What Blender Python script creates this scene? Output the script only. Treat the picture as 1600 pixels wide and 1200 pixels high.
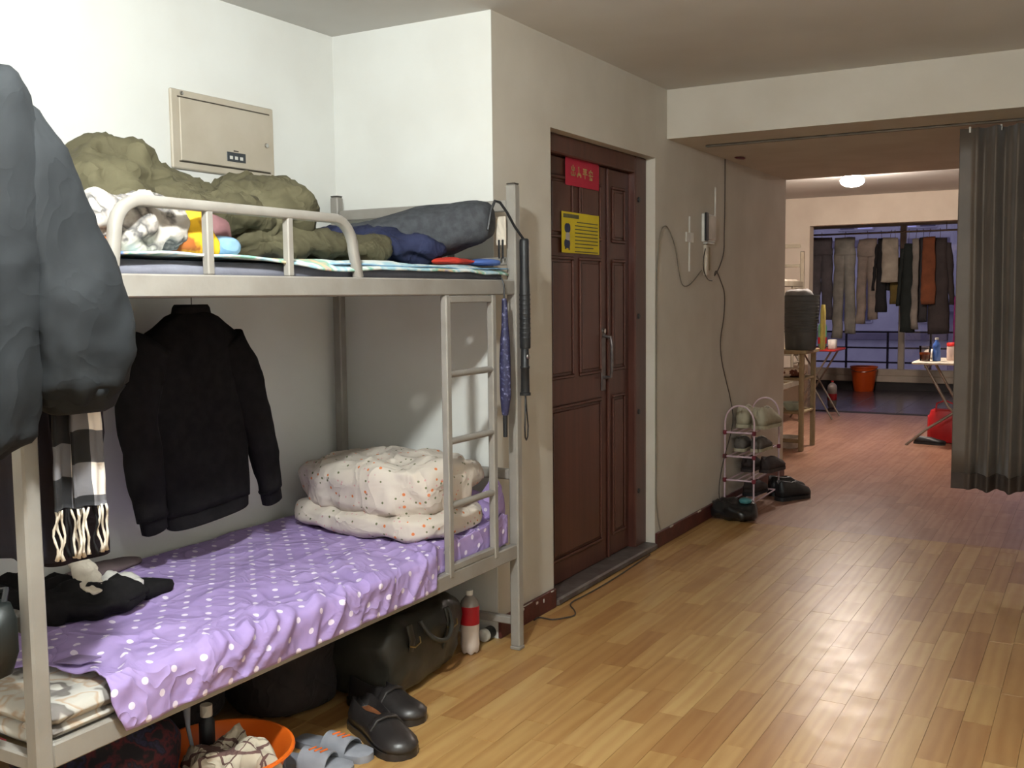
import bpy, math, random
from math import sin, cos, pi, radians, sqrt
from mathutils import Vector, Matrix, noise

for o in list(bpy.data.objects): bpy.data.objects.remove(o)
scene = bpy.context.scene
col = scene.collection
random.seed(7)

# ------------------------------------------------------------------ camera
CAM = Vector((2.0574, 0.0, 1.36))
RV = Vector((0.86687653, 0.49840964, -0.01062582))
UV_ = Vector((-0.0330941, 0.07880153, 0.99634085))
FV = Vector((-0.49742322, 0.86335285, -0.08480562))
FPX = 1608.2
cd = bpy.data.cameras.new('camera'); cam = bpy.data.objects.new('camera', cd); col.objects.link(cam)
cam.matrix_world = Matrix(((RV.x, UV_.x, -FV.x, CAM.x), (RV.y, UV_.y, -FV.y, CAM.y), (RV.z, UV_.z, -FV.z, CAM.z), (0, 0, 0, 1)))
cd.sensor_fit = 'HORIZONTAL'; cd.sensor_width = 36.0; cd.lens = FPX / 1600 * 36
cd.clip_start = 0.05; cd.clip_end = 200
scene.camera = cam
# ------------------------------------------------------------------ world: even blue dusk
world = bpy.data.worlds.new('dusk'); scene.world = world; world.use_nodes = True
bg = world.node_tree.nodes['Background']
bg.inputs[0].default_value = (0.30, 0.29, 0.41, 1); bg.inputs[1].default_value = 1.0
# ------------------------------------------------------------------ exposure
vs = scene.view_settings
vs.view_transform = 'Standard'; vs.look = 'None'; vs.gamma = 1.0; vs.use_curve_mapping = False
vs.exposure = 0.40
LAMP_NEAR = 1180.0      # radiance of the ceiling bulb over the bed side of the room
LAMP_FAR = 390.0        # radiance of the bulb in the far room
NEAR_POS = (0.95, 1.05, 2.28)
FAR_POS = (0.05, 9.64, 2.36)
H = 2.444               # ceiling

# ------------------------------------------------------------------ materials
def lin(c):
    return tuple(((v / 255) / 12.92 if v / 255 <= 0.04045 else ((v / 255 + 0.055) / 1.055) ** 2.4) for v in c) + (1,)
MATS = {}
def nodes(name):
    m = bpy.data.materials.new(name); m.use_nodes = True
    nt = m.node_tree; b = nt.nodes['Principled BSDF']
    return m, nt, b
def N(nt, t, **kw):
    n = nt.nodes.new(t)
    for k, v in kw.items(): setattr(n, k, v)
    return n
def L(nt, a, b): nt.links.new(a, b)
def math_(nt, op, a, b=None, c=None):
    n = N(nt, 'ShaderNodeMath', operation=op)
    for i, v in enumerate((a, b, c)):
        if v is None: continue
        if isinstance(v, (int, float)): n.inputs[i].default_value = v
        else: L(nt, v, n.inputs[i])
    return n.outputs[0]
def mixc(nt, fac, a, b):
    n = N(nt, 'ShaderNodeMix', data_type='RGBA')
    if isinstance(fac, (int, float)): n.inputs[0].default_value = fac
    else: L(nt, fac, n.inputs[0])
    for i, v in ((6, a), (7, b)):
        if isinstance(v, tuple): n.inputs[i].default_value = v
        else: L(nt, v, n.inputs[i])
    return n.outputs[2]
def ramp(nt, fac, stops, interp='LINEAR'):
    n = N(nt, 'ShaderNodeValToRGB'); cr = n.color_ramp; cr.interpolation = interp
    while len(cr.elements) < len(stops): cr.elements.new(0.5)
    for e, (p, c) in zip(cr.elements, stops): e.position = p; e.color = c if len(c) == 4 else lin(c)
    L(nt, fac, n.inputs[0]); return n.outputs[0]
def coords(nt, kind='Object'): return N(nt, 'ShaderNodeTexCoord').outputs[kind]
def noise_(nt, vec, scale, detail=3, rough=.5):
    n = N(nt, 'ShaderNodeTexNoise'); n.inputs['Scale'].default_value = scale; n.inputs['Detail'].default_value = detail
    n.inputs['Roughness'].default_value = rough
    if vec is not None: L(nt, vec, n.inputs['Vector'])
    return n.outputs['Fac']
def bump_(nt, b, h, strength, dist=.01):
    n = N(nt, 'ShaderNodeBump'); n.inputs['Strength'].default_value = strength; n.inputs['Distance'].default_value = dist
    L(nt, h, n.inputs['Height']); L(nt, n.outputs[0], b.inputs['Normal'])
def creased(nt, b, v, scale, strength, fine=None, ffac=.1, dist=.03):
    # fold relief: ridges of a warped noise
    n1 = N(nt, 'ShaderNodeTexNoise'); n1.inputs['Scale'].default_value = scale; n1.inputs['Detail'].default_value = 2.5; n1.inputs['Distortion'].default_value = .8
    L(nt, v, n1.inputs['Vector'])
    h = math_(nt, 'ABSOLUTE', math_(nt, 'SUBTRACT', n1.outputs['Fac'], .5))
    h = math_(nt, 'SUBTRACT', 1.0, math_(nt, 'POWER', math_(nt, 'MULTIPLY', h, 2.0), .6))
    if fine is not None: h = math_(nt, 'MULTIPLY_ADD', fine, ffac, h)
    bump_(nt, b, h, strength, dist)
def pm(name, c1, c2=None, scale=12, rough=.8, bump=.25, bscale=None, metal=0, spec=.4, dist=.006, lo=.35, hi=.65, sheen=0, crease=0, cscale=9):
    if name in MATS: return MATS[name]
    m, nt, b = nodes(name); v = coords(nt)
    c2 = c2 or tuple(max(0, x * .86) for x in c1)
    f = noise_(nt, v, scale, 4)
    L(nt, ramp(nt, f, [(lo, c1), (hi, c2)]), b.inputs['Base Color'])
    b.inputs['Roughness'].default_value = rough; b.inputs['Metallic'].default_value = metal
    b.inputs['Specular IOR Level'].default_value = spec
    if sheen: b.inputs['Sheen Weight'].default_value = sheen
    if crease: creased(nt, b, v, cscale, crease, noise_(nt, v, bscale or scale * 4, 4), bump * .25)
    elif bump: bump_(nt, b, noise_(nt, v, bscale or scale * 4, 4), bump, dist)
    MATS[name] = m; return m
def glass(name, tint=(1, 1, 1, 1), refl=.12):
    if name in MATS: return MATS[name]
    m = bpy.data.materials.new(name); m.use_nodes = True; nt = m.node_tree; nt.nodes.clear()
    out = N(nt, 'ShaderNodeOutputMaterial'); t = N(nt, 'ShaderNodeBsdfTransparent'); g = N(nt, 'ShaderNodeBsdfGlossy')
    t.inputs[0].default_value = tint; g.inputs['Roughness'].default_value = .03
    fr = N(nt, 'ShaderNodeFresnel'); fr.inputs[0].default_value = 1.5
    nz = noise_(nt, coords(nt), 3.0); k = math_(nt, 'MULTIPLY_ADD', nz, refl * .2, fr.outputs[0])
    mx = N(nt, 'ShaderNodeMixShader'); L(nt, k, mx.inputs[0]); L(nt, t.outputs[0], mx.inputs[1]); L(nt, g.outputs[0], mx.inputs[2])
    L(nt, mx.outputs[0], out.inputs[0]); MATS[name] = m; return m
def emit(name, c, s):
    if name in MATS: return MATS[name]
    m = bpy.data.materials.new(name); m.use_nodes = True; nt = m.node_tree; nt.nodes.clear()
    out = N(nt, 'ShaderNodeOutputMaterial'); e = N(nt, 'ShaderNodeEmission'); e.inputs[0].default_value = c; e.inputs[1].default_value = s
    L(nt, e.outputs[0], out.inputs[0]); MATS[name] = m; return m

DIMMED = pm('dingy_dimmed_plaster', (196, 189, 177), (188, 180, 167), 3, .9, .12, 60, spec=.2, dist=.003)  # dingier corridor plaster, also darkened to stand for the light falling off
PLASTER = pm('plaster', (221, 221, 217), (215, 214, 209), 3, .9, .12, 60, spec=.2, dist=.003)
CEIL = pm('ceiling_paint', (204, 202, 198), (198, 195, 190), 2, .92, .08, 50, spec=.2, dist=.003)
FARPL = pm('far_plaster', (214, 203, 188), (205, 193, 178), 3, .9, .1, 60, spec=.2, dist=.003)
WHITEW = pm('bounce_wall_paint', (232, 231, 227), (226, 225, 220), 3, .85, .1, 60, spec=.25, dist=.003)  # paint of the unseen walls, whitened to bounce fill light under the bunk
METAL = pm('bed_metal', (142, 137, 130), (132, 126, 119), 9, .42, .05, 80, spec=.5)
METALB = pm('far_bed_metal', (140, 132, 116), (128, 118, 101), 9, .5, .05, 80)
DARKCAP = pm('dark_plastic_cap', (70, 66, 62), None, 20, .6, .05)
WOODB = pm('bed_board_wood', (120, 100, 72), (92, 74, 50), 8, .8, .2)
BASEM = pm('baseboard_paint', (88, 40, 34), (66, 30, 27), 14, .5, .15)
WHITE = pm('white_plastic', (225, 222, 214), None, 12, .45, .05)
BLACKP = pm('black_plastic', (24, 24, 26), (34, 34, 36), 20, .45, .1)
CHROME = pm('bright_steel', (200, 198, 195), None, 30, .25, .02, metal=1)
BRASS = pm('buckle_metal', (190, 170, 120), None, 30, .3, .02, metal=1)
BLACKC = pm('black_knit', (20, 19, 20), (28, 26, 27), 30, .95, .35, 220, spec=.15, dist=.002)
JACKET = pm('charcoal_shell_fabric', (33, 35, 37), (28, 30, 32), 7, .8, .2, 40, spec=.15, dist=.004, crease=.14, cscale=6)
NAVY = pm('navy_cloth', (30, 34, 58), (44, 48, 74), 9, .9, .3, 60, spec=.2, crease=.35)
DKNAVY = pm('near_black_cloth', (24, 22, 30), (36, 28, 34), 9, .9, .3, 50, spec=.2, crease=.35)
OLIVE = pm('olive_cotton', (86, 81, 61), (74, 69, 51), 6, .85, .3, 30, spec=.25, dist=.006, crease=.35)
CHARC = pm('charcoal_fleece', (62, 64, 68), (74, 76, 80), 40, .95, .4, 160, spec=.15, dist=.003)
YELLOWB = pm('yellow_print_cloth', (238, 186, 40), (150, 82, 30), 9, .85, .2, 40, lo=.52, hi=.6)
REDC = pm('red_cloth', (190, 52, 34), (160, 40, 30), 12, .85, .2, crease=.35)
MAROON = pm('dusty_maroon_cloth', (120, 84, 84), (98, 66, 70), 10, .9, .2, crease=.35)
LTBLUE = pm('light_blue_cloth', (140, 172, 196), (112, 148, 180), 10, .9, .2, crease=.35)
GREYPAD = pm('grey_mattress_cover', (112, 112, 122), (98, 98, 108), 8, .9, .25, 60)
ORANGE = pm('orange_plastic', (226, 106, 30), (214, 96, 26), 5, .35, .02, spec=.5)
BORANGE = pm('orange_bucket_plastic', (226, 92, 30), (212, 82, 26), 5, .4, .02)
GREYSL = pm('grey_rubber', (140, 142, 150), (126, 128, 136), 18, .7, .15, 90)
LEATHER = pm('black_leather', (30, 27, 27), (40, 36, 35), 10, .4, .2, 50, spec=.6, dist=.003)
DUFFEL = pm('black_bag_leather', (38, 37, 32), (50, 48, 42), 9, .45, .2, 45, spec=.5, dist=.004)
TANLEA = pm('tan_insole', (128, 78, 46), (104, 62, 36), 12, .6, .1)
DARKBAG = pm('dark_bag_cloth', (30, 24, 24), (40, 32, 30), 9, .9, .3, 40, crease=.35)
PALESH = pm('pale_shoe_canvas', (176, 168, 146), (158, 150, 126), 14, .85, .2)
GREYSH = pm('grey_shoe_mesh', (104, 98, 92), (84, 78, 74), 14, .85, .2)
DARKSH = pm('dark_shoe_cloth', (46, 38, 38), (58, 48, 46), 14, .8, .2)
PINKTUBE = pm('pale_pink_tube', (206, 180, 190), (190, 166, 176), 14, .3, .03, spec=.6)
MAROONP = pm('maroon_plastic', (112, 34, 48), None, 14, .5, .05)
TEAL = pm('teal_plastic', (76, 140, 146), None, 14, .5, .05)
CABLE = pm('dark_cable', (62, 52, 44), None, 14, .6, .02)
GCABLE = pm('grey_cable', (120, 112, 100), None, 14, .6, .02)
BOXM = pm('fuse_box_paint', (184, 174, 158), (176, 165, 148), 7, .5, .04, 60)
LINE = pm('dark_line', (74, 66, 56), None, 14, .7, .02)
DOORM = None
TILE = pm('balcony_tile', (92, 82, 90), (82, 72, 80), 6, .22, .05, spec=.5)
GROUT = pm('tile_grout', (60, 54, 56), None, 20, .8, .1)
FRAMEW = pm('window_frame_paint', (206, 190, 172), (196, 180, 162), 8, .5, .04)
BLACKS = pm('dark_stone_base', (54, 46, 46), (44, 38, 38), 10, .5, .05)
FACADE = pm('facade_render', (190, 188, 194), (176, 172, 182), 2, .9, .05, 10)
FACADE2 = pm('facade_dark_render', (128, 122, 132), (112, 106, 120), 2, .9, .05, 10)  # darker render of the low building, trim and ground
WINDK = pm('far_window_glass', (70, 68, 90), (86, 84, 104), 4, .3, 0)
LITWIN = emit('lit_window', lin((190, 190, 255)), .55)
STEELD = pm('dark_iron', (50, 42, 58), None, 20, .6, .05)
GUNMET = pm('rack_steel', (150, 140, 130), None, 20, .35, .03, metal=.7)
TABLEW = pm('white_table_top', (236, 226, 206), None, 10, .35, .03)
BASKET = pm('grey_basket_plastic', (74, 78, 78), (64, 67, 68), 10, .5, .05)
TANWOOD = pm('tan_painted_wood', (142, 126, 96), (126, 110, 82), 10, .6, .08)
CREAM = pm('cream_cloth', (214, 204, 188), (196, 184, 168), 10, .9, .2, crease=.35)

def plaster_dots(): pass
def polka():
    m, nt, b = nodes('polka_dot_cotton'); uv = N(nt, 'ShaderNodeUVMap').outputs[0]
    s = N(nt, 'ShaderNodeSeparateXYZ'); L(nt, uv, s.inputs[0])
    def dots(ox, oy):
        d = []
        for o, of, sp in ((s.outputs[0], ox, .088), (s.outputs[1], oy, .088)):
            q = math_(nt, 'FRACT', math_(nt, 'MULTIPLY_ADD', o, 1 / sp, of))
            q = math_(nt, 'MULTIPLY', math_(nt, 'SUBTRACT', q, .5), sp); d.append(math_(nt, 'MULTIPLY', q, q))
        return math_(nt, 'LESS_THAN', math_(nt, 'ADD', d[0], d[1]), .0088 ** 2)
    f = math_(nt, 'MAXIMUM', dots(0, 0), dots(.5, .5))
    nz = noise_(nt, coords(nt), 6, 4)
    basec = ramp(nt, nz, [(.35, (168, 146, 196)), (.65, (156, 134, 186))])
    L(nt, mixc(nt, f, basec, lin((226, 214, 232))), b.inputs['Base Color'])
    b.inputs['Roughness'].default_value = .8; b.inputs['Specular IOR Level'].default_value = .25
    creased(nt, b, coords(nt), 6, .45, noise_(nt, coords(nt), 40, 3), .05); return m
POLKA = polka()
def floral():
    m, nt, b = nodes('small_floral_cotton'); v = coords(nt)
    def spots(scale, thr, seed):
        vo = N(nt, 'ShaderNodeTexVoronoi'); vo.inputs['Scale'].default_value = scale
        mp = N(nt, 'ShaderNodeMapping'); mp.inputs['Location'].default_value = (seed, seed * 2, seed * 3); L(nt, v, mp.inputs[0]); L(nt, mp.outputs[0], vo.inputs[0])
        return math_(nt, 'LESS_THAN', vo.outputs['Distance'], thr), vo.outputs['Color']
    c = ramp(nt, noise_(nt, v, 5, 3), [(.35, (206, 196, 184)), (.65, (196, 184, 172))])
    f, _ = spots(26, .15, 1.3); c = mixc(nt, f, c, lin((208, 122, 76)))
    f, _ = spots(30, .14, 4.1); c = mixc(nt, f, c, lin((110, 112, 84)))
    f, _ = spots(34, .13, 7.7); c = mixc(nt, f, c, lin((196, 150, 150)))
    L(nt, c, b.inputs['Base Color']); b.inputs['Roughness'].default_value = .85; b.inputs['Specular IOR Level'].default_value = .2
    creased(nt, b, v, 7, .28, noise_(nt, v, 40, 3), .06); return m
FLORAL = floral()
def camo():
    m, nt, b = nodes('grey_white_patch_print'); v = coords(nt)
    c = ramp(nt, noise_(nt, v, 17, 3), [(.42, (176, 169, 161)), (.50, (128, 122, 117)), (.56, (80, 77, 76)), (.64, (182, 175, 166))])
    L(nt, c, b.inputs['Base Color']); b.inputs['Roughness'].default_value = .9; creased(nt, b, v, 11, .2); return m
CAMO = camo()
def padprint():
    m, nt, b = nodes('white_beige_grey_print'); v = coords(nt)
    c = ramp(nt, noise_(nt, v, 11, 2), [(.40, (178, 173, 164)), (.455, (168, 146, 124)), (.49, (180, 176, 168)), (.55, (170, 166, 160)), (.575, (108, 103, 98)), (.65, (118, 112, 108)), (.68, (180, 176, 168))])
    L(nt, c, b.inputs['Base Color']); b.inputs['Roughness'].default_value = .85; bump_(nt, b, noise_(nt, v, 40, 4), .3, .006); return m
PADP = padprint()
def upsheet():
    m, nt, b = nodes('pale_blue_print_cotton'); v = coords(nt)
    c = ramp(nt, noise_(nt, v, 8, 2), [(.38, (206, 212, 210)), (.48, (150, 190, 205)), (.54, (214, 216, 210)), (.60, (120, 176, 160)), (.66, (206, 176, 140)), (.72, (96, 124, 180))])
    L(nt, c, b.inputs['Base Color']); b.inputs['Roughness'].default_value = .85; bump_(nt, b, noise_(nt, v, 30, 3), .2, .006); return m
UPSHEET = upsheet()
def gingham():
    m, nt, b = nodes('black_white_gingham'); uv = N(nt, 'ShaderNodeUVMap').outputs[0]
    s = N(nt, 'ShaderNodeSeparateXYZ'); L(nt, uv, s.inputs[0])
    k = [math_(nt, 'GREATER_THAN', math_(nt, 'FRACT', o), .5) for o in (s.outputs[0], s.outputs[1])]
    f = math_(nt, 'MULTIPLY', math_(nt, 'ADD', k[0], k[1]), .5)
    c = ramp(nt, f, [(0, (22, 21, 24)), (.3, (100, 98, 102)), (.7, (226, 216, 208))], 'CONSTANT')
    L(nt, c, b.inputs['Base Color']); b.inputs['Roughness'].default_value = .95; bump_(nt, b, noise_(nt, coords(nt), 90, 3), .3, .003); return m
GING = gingham()
def checkcloth():
    m, nt, b = nodes('beige_check_cloth'); v = coords(nt)
    s = N(nt, 'ShaderNodeSeparateXYZ'); L(nt, v, s.inputs[0]); c = ramp(nt, noise_(nt, v, 9), [(.3, (190, 180, 162)), (.7, (170, 158, 138))])
    for o, sc in ((s.outputs[0], 17), (s.outputs[1], 15), (s.outputs[2], 13)):
        f = math_(nt, 'LESS_THAN', math_(nt, 'FRACT', math_(nt, 'MULTIPLY', o, sc)), .07); c = mixc(nt, f, c, lin((96, 70, 66)))
    L(nt, c, b.inputs['Base Color']); b.inputs['Roughness'].default_value = .9; creased(nt, b, v, 11, .6); return m
CHECK = checkcloth()
def darkfloral():
    m, nt, b = nodes('dark_floral_cloth'); v = coords(nt)
    c = ramp(nt, noise_(nt, v, 22, 3), [(.42, (20, 18, 26)), (.50, (84, 24, 32)), (.55, (22, 22, 36)), (.62, (40, 42, 70)), (.68, (20, 18, 24))])
    L(nt, c, b.inputs['Base Color']); b.inputs['Roughness'].default_value = .85; bump_(nt, b, noise_(nt, v, 30, 3), .25, .006); return m
DKFLORAL = darkfloral()
def bluedot():
    m, nt, b = nodes('navy_speckled_nylon'); v = coords(nt)
    c = ramp(nt, noise_(nt, v, 70, 2), [(.5, (34, 34, 66)), (.6, (60, 60, 96)), (.7, (120, 122, 150))])
    L(nt, c, b.inputs['Base Color']); b.inputs['Roughness'].default_value = .6; bump_(nt, b, noise_(nt, v, 50, 3), .2, .004); return m
BLUEDOT = bluedot()
def wood(name, kind, tones, rough, gscale=1.0):
    m, nt, b = nodes(name)
    if kind == 'object': r = N(nt, 'ShaderNodeObjectInfo').outputs['Random']
    else: r = N(nt, 'ShaderNodeNewGeometry').outputs['Random Per Island']
    pos = N(nt, 'ShaderNodeNewGeometry').outputs['Position']
    mp = N(nt, 'ShaderNodeMapping'); mp.inputs['Scale'].default_value = (26 * gscale, 2.6 * gscale, 20); L(nt, pos, mp.inputs[0])
    cx = N(nt, 'ShaderNodeCombineXYZ'); L(nt, math_(nt, 'MULTIPLY', r, 37.0), cx.inputs[0]); L(nt, math_(nt, 'MULTIPLY', r, 91.0), cx.inputs[1]); L(nt, cx.outputs[0], mp.inputs['Location'])
    g = noise_(nt, mp.outputs[0], 1.0, 5, .6)
    w = N(nt, 'ShaderNodeTexWave', wave_type='RINGS', rings_direction='Y'); w.inputs['Scale'].default_value = .35; w.inputs['Distortion'].default_value = 9; w.inputs['Detail'].default_value = 2
    mp2 = N(nt, 'ShaderNodeMapping'); mp2.inputs['Scale'].default_value = (18, 2.2, 1); L(nt, pos, mp2.inputs[0]); L(nt, cx.outputs[0], mp2.inputs['Location']); L(nt, mp2.outputs[0], w.inputs[0])
    base = ramp(nt, r, [(i / (len(tones) - 1), t) for i, t in enumerate(tones)])
    gr = math_(nt, 'ADD', math_(nt, 'MULTIPLY', g, .75), math_(nt, 'MULTIPLY', w.outputs['Fac'], .25))
    dark = N(nt, 'ShaderNodeMix', data_type='RGBA', blend_type='MULTIPLY'); L(nt, ramp(nt, gr, [(.34, (.22, .22, .22, 1)), (.68, (.58, .58, .58, 1))]), dark.inputs[0]); L(nt, base, dark.inputs[6]); dark.inputs[7].default_value = lin((200, 164, 132))
    L(nt, dark.outputs[2], b.inputs['Base Color'])
    L(nt, math_(nt, 'MULTIPLY_ADD', noise_(nt, pos, 9, 4), .16, rough - .08), b.inputs['Roughness']); b.inputs['Specular IOR Level'].default_value = .38
    bump_(nt, b, noise_(nt, pos, 14, 4), .10, .003)
    return m
NTONES = [(180, 146, 92), (194, 162, 108), (171, 133, 82), (186, 151, 97), (162, 121, 74), (191, 157, 102)]
FTONES = [(168, 132, 112), (176, 140, 119), (158, 122, 102), (172, 136, 115)]  # redder far boards, part of the warm lamplight put into their tone
PLANK = wood('laminate_plank', 'object', NTONES, .34)
PLANKS = wood('laminate_plank_field', 'island', NTONES, .34)
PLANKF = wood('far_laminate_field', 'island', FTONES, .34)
def doorwood():
    m, nt, b = nodes('dark_red_brown_door'); v = coords(nt)
    mp = N(nt, 'ShaderNodeMapping'); mp.inputs['Scale'].default_value = (30, 30, 2.0); L(nt, v, mp.inputs[0])
    g = noise_(nt, mp.outputs[0], 1, 4)
    L(nt, ramp(nt, g, [(.3, (84, 47, 37)), (.7, (65, 35, 28))]), b.inputs['Base Color'])
    b.inputs['Roughness'].default_value = .36; b.inputs['Specular IOR Level'].default_value = .5; bump_(nt, b, g, .1, .002); return m
DOORM = doorwood()
def curtainm():
    m, nt, b = nodes('brown_grey_curtain'); v = coords(nt)
    L(nt, ramp(nt, noise_(nt, v, 5, 3), [(.3, (98, 86, 75)), (.7, (84, 73, 63))]), b.inputs['Base Color'])
    b.inputs['Roughness'].default_value = .55; b.inputs['Sheen Weight'].default_value = .15; bump_(nt, b, noise_(nt, v, 120, 2), .15, .002); return m
CURT = curtainm()
CURTH = pm('curtain_hem_dark', (74, 62, 54), (62, 52, 46), 8, .8, .1)

# ------------------------------------------------------------------ mesh builder
ORG = {}
def nvec(p):    # repeatable vector noise
    return Vector((noise.noise(p + Vector((9.3, -1.5, -7.9))), noise.noise(p + Vector((-3.1, 4.7, 2.2))), noise.noise(p + Vector((5.8, 8.1, -2.6)))))
def vec(*a): return Vector(a)
class MB:
    def __init__(s): s.v = []; s.f = []; s.uv = {}
    def add(s, vs, fs):
        o = len(s.v); s.v += [Vector(p) for p in vs]; s.f += [tuple(i + o for i in f) for f in fs]; return o
    def box(s, a, b, R=None, c=None):
        x0, y0, z0 = a; x1, y1, z1 = b
        vs = [Vector((x, y, z)) for z in (z0, z1) for y in (y0, y1) for x in (x0, x1)]
        if R is not None:
            c = Vector(c) if c is not None else (Vector(a) + Vector(b)) / 2
            vs = [R @ (p - c) + c for p in vs]
        s.add(vs, [(0, 2, 3, 1), (4, 5, 7, 6), (0, 1, 5, 4), (2, 6, 7, 3), (0, 4, 6, 2), (1, 3, 7, 5)]); return s
    def bbox(s, a, b, bev=.004):
        # box with chamfered vertical profile on all edges (as three nested slabs)
        x0, y0, z0 = a; x1, y1, z1 = b; e = min(bev, (x1 - x0) / 2.1, (y1 - y0) / 2.1, (z1 - z0) / 2.1)
        def ring(z, i, j):
            return [(x0 + i, y0 + j, z), (x1 - i, y0 + j, z), (x1 - j, y0 + i, z), (x1 - j, y1 - i, z), (x1 - i, y1 - j, z), (x0 + i, y1 - j, z), (x0 + j, y1 - i, z), (x0 + j, y0 + i, z)]
        rs = [ring(z0, e * 1.6, e), ring(z0 + e, e, 0), ring(z1 - e, e, 0), ring(z1, e * 1.6, e)]
        return s.loft(rs)
    def loft(s, rings, cap=True, closed=True):
        n = len(rings[0]); o = len(s.v)
        for r in rings: s.v += [Vector(p) for p in r]
        for i in range(len(rings) - 1):
            for j in range(n if closed else n - 1):
                k = (j + 1) % n
                s.f.append((o + i * n + j, o + i * n + k, o + (i + 1) * n + k, o + (i + 1) * n + j))
        if cap and closed:
            s.f.append(tuple(o + j for j in reversed(range(n)))); e = o + (len(rings) - 1) * n
            s.f.append(tuple(e + j for j in range(n)))
        return s
    def tube(s, path, r, n=8, rect=None, cap=True, up=None):
        P = [Vector(p) for p in path]; rings = []
        up0 = Vector(up) if up else None; prev = None
        for i, p in enumerate(P):
            d = (P[min(i + 1, len(P) - 1)] - P[max(i - 1, 0)]).normalized()
            if up0 is not None: u = up0
            elif prev is not None: u = prev
            else: u = Vector((0, 0, 1)) if abs(d.z) < .9 else Vector((1, 0, 0))
            a = d.cross(u)
            if a.length < 1e-5: a = d.cross(Vector((1, .2, .1)))
            a.normalize(); b = a.cross(d).normalized(); prev = b
            if rect:
                w, h = rect[0] / 2, rect[1] / 2; e = min(w, h) * .25
                q = [(-w + e, -h), (w - e, -h), (w, -h + e), (w, h - e), (w - e, h), (-w + e, h), (-w, h - e), (-w, -h + e)]
                rings.append([p + a * x + b * y for x, y in q])
            else:
                rr = r[i] if isinstance(r, (list, tuple)) else r
                rings.append([p + (a * cos(2 * pi * k / n) + b * sin(2 * pi * k / n)) * rr for k in range(n)])
        return s.loft(rings, cap)
    def lathe(s, prof, c=(0, 0, 0), n=24, axis='z', cap=True):
        rings = []
        for r, h in prof:
            ring = []
            for k in range(n):
                a = 2 * pi * k / n
                p = {'z': (r * cos(a), r * sin(a), h), 'x': (h, r * cos(a), r * sin(a)), 'y': (r * sin(a), h, r * cos(a))}[axis]
                ring.append(Vector(c) + Vector(p))
            rings.append(ring)
        return s.loft(rings, cap)
    def blob(s, c, r, nu=44, nv=26, p=2.6, amp=.0, freq=6, seed=0, fold=0, ffreq=5, R=None, flat=None, fdir=(1, 1, 1)):
        def se(t, e): return math.copysign(abs(t) ** e, t)
        e = 2 / p; rings = []; c = Vector(c)
        for i in range(1, nv):
            ph = -pi / 2 + pi * i / nv; ring = []
            for j in range(nu):
                th = 2 * pi * j / nu
                q = Vector((se(cos(ph), e) * se(cos(th), e), se(cos(ph), e) * se(sin(th), e), se(sin(ph), e)))
                w = Vector((q.x * r[0], q.y * r[1], q.z * r[2])); nrm = Vector((q.x / r[0], q.y / r[1], q.z / r[2])).normalized()
                if amp: w += nrm * amp * noise.fractal(w * freq + Vector((seed, seed * 1.7, seed * .3)), 1, 2, 4)
                if fold:
                    q2 = Vector((w.x * fdir[0], w.y * fdir[1], w.z * fdir[2])) * ffreq + Vector((seed * 2.3, seed, seed * .7))
                    w += nrm * fold * (.5 - 2.2 * abs(noise.noise(q2)))
                if R is not None: w = R @ w
                w = c + w
                if flat is not None and w.z < flat: w.z = flat + (w.z - flat) * .05
                ring.append(w)
            rings.append(ring)
        return s.loft(rings)
    def ngon(s, pts2, o, u, v, t, bev=0):
        # flat outline extruded: points pts2 in (u,v) plane at o, thickness t along u x v
        o = Vector(o); u = Vector(u); v = Vector(v); w = u.cross(v).normalized()
        a = [o + u * x + v * y for x, y in pts2]; return s.loft([a, [p + w * t for p in a]])
    def shake(s, amp, freq, seed=0, mask=None):
        for i, p in enumerate(s.v):
            k = 1 if mask is None else mask(p)
            s.v[i] = p + nvec(p * freq + Vector((seed, seed * 2, seed * 3))) * amp * k
        return s
    def fold(s, amp, f, seed=0, mask=None):
        nr = [Vector((0, 0, 0)) for _ in s.v]
        for fc in s.f:
            if len(fc) > 4: continue
            a, b, c = s.v[fc[0]], s.v[fc[1]], s.v[fc[2]]; n_ = (b - a).cross(c - a)
            for i in fc: nr[i] += n_
        for i, p in enumerate(s.v):
            if nr[i].length < 1e-12: continue
            q = Vector((p.x * f[0] + seed, p.y * f[1] + seed * 1.7, p.z * f[2] + seed * .6)); q += nvec(q * .5) * .5
            k = 1 if mask is None else mask(p)
            s.v[i] = p + nr[i].normalized() * amp * k * (.55 - 1.9 * abs(noise.noise(q)))
        return s
    def xf(s, M): s.v = [M @ p for p in s.v]; return s
    def build(s, name, mat, parent=None, smooth=False, uv=None, local=False):
        me = bpy.data.meshes.new(name); o = bpy.data.objects.new(name, me)
        org = Vector((0, 0, 0))
        if parent is not None and not local: org = ORG.get(parent.name, org)
        me.from_pydata([p - org for p in s.v], [], s.f); me.update()
        if uv is not None:
            l = me.uv_layers.new(name='UVMap')
            for lp in me.loops: l.data[lp.index].uv = uv[lp.vertex_index]
        me.materials.append(mat)
        if smooth:
            me.polygons.foreach_set('use_smooth', [True] * len(me.polygons))
            if smooth != 2:
                me.set_sharp_from_angle(angle=radians(48))
        col.objects.link(o)
        if parent is not None: o.parent = parent; ORG[o.name] = org
        return o
def tag(o, label, cat, group=None):
    o['label'] = label; o['category'] = cat
    if group: o['group'] = group
    return o
def root(name, loc, label, cat, group=None, rz=0):
    o = bpy.data.objects.new(name, None); col.objects.link(o); o.location = loc; o.rotation_euler.z = rz; o.empty_display_size = .1
    ORG[o.name] = Vector(loc); return tag(o, label, cat, group)
def struct(o): o['kind'] = 'structure'; return o
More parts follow.
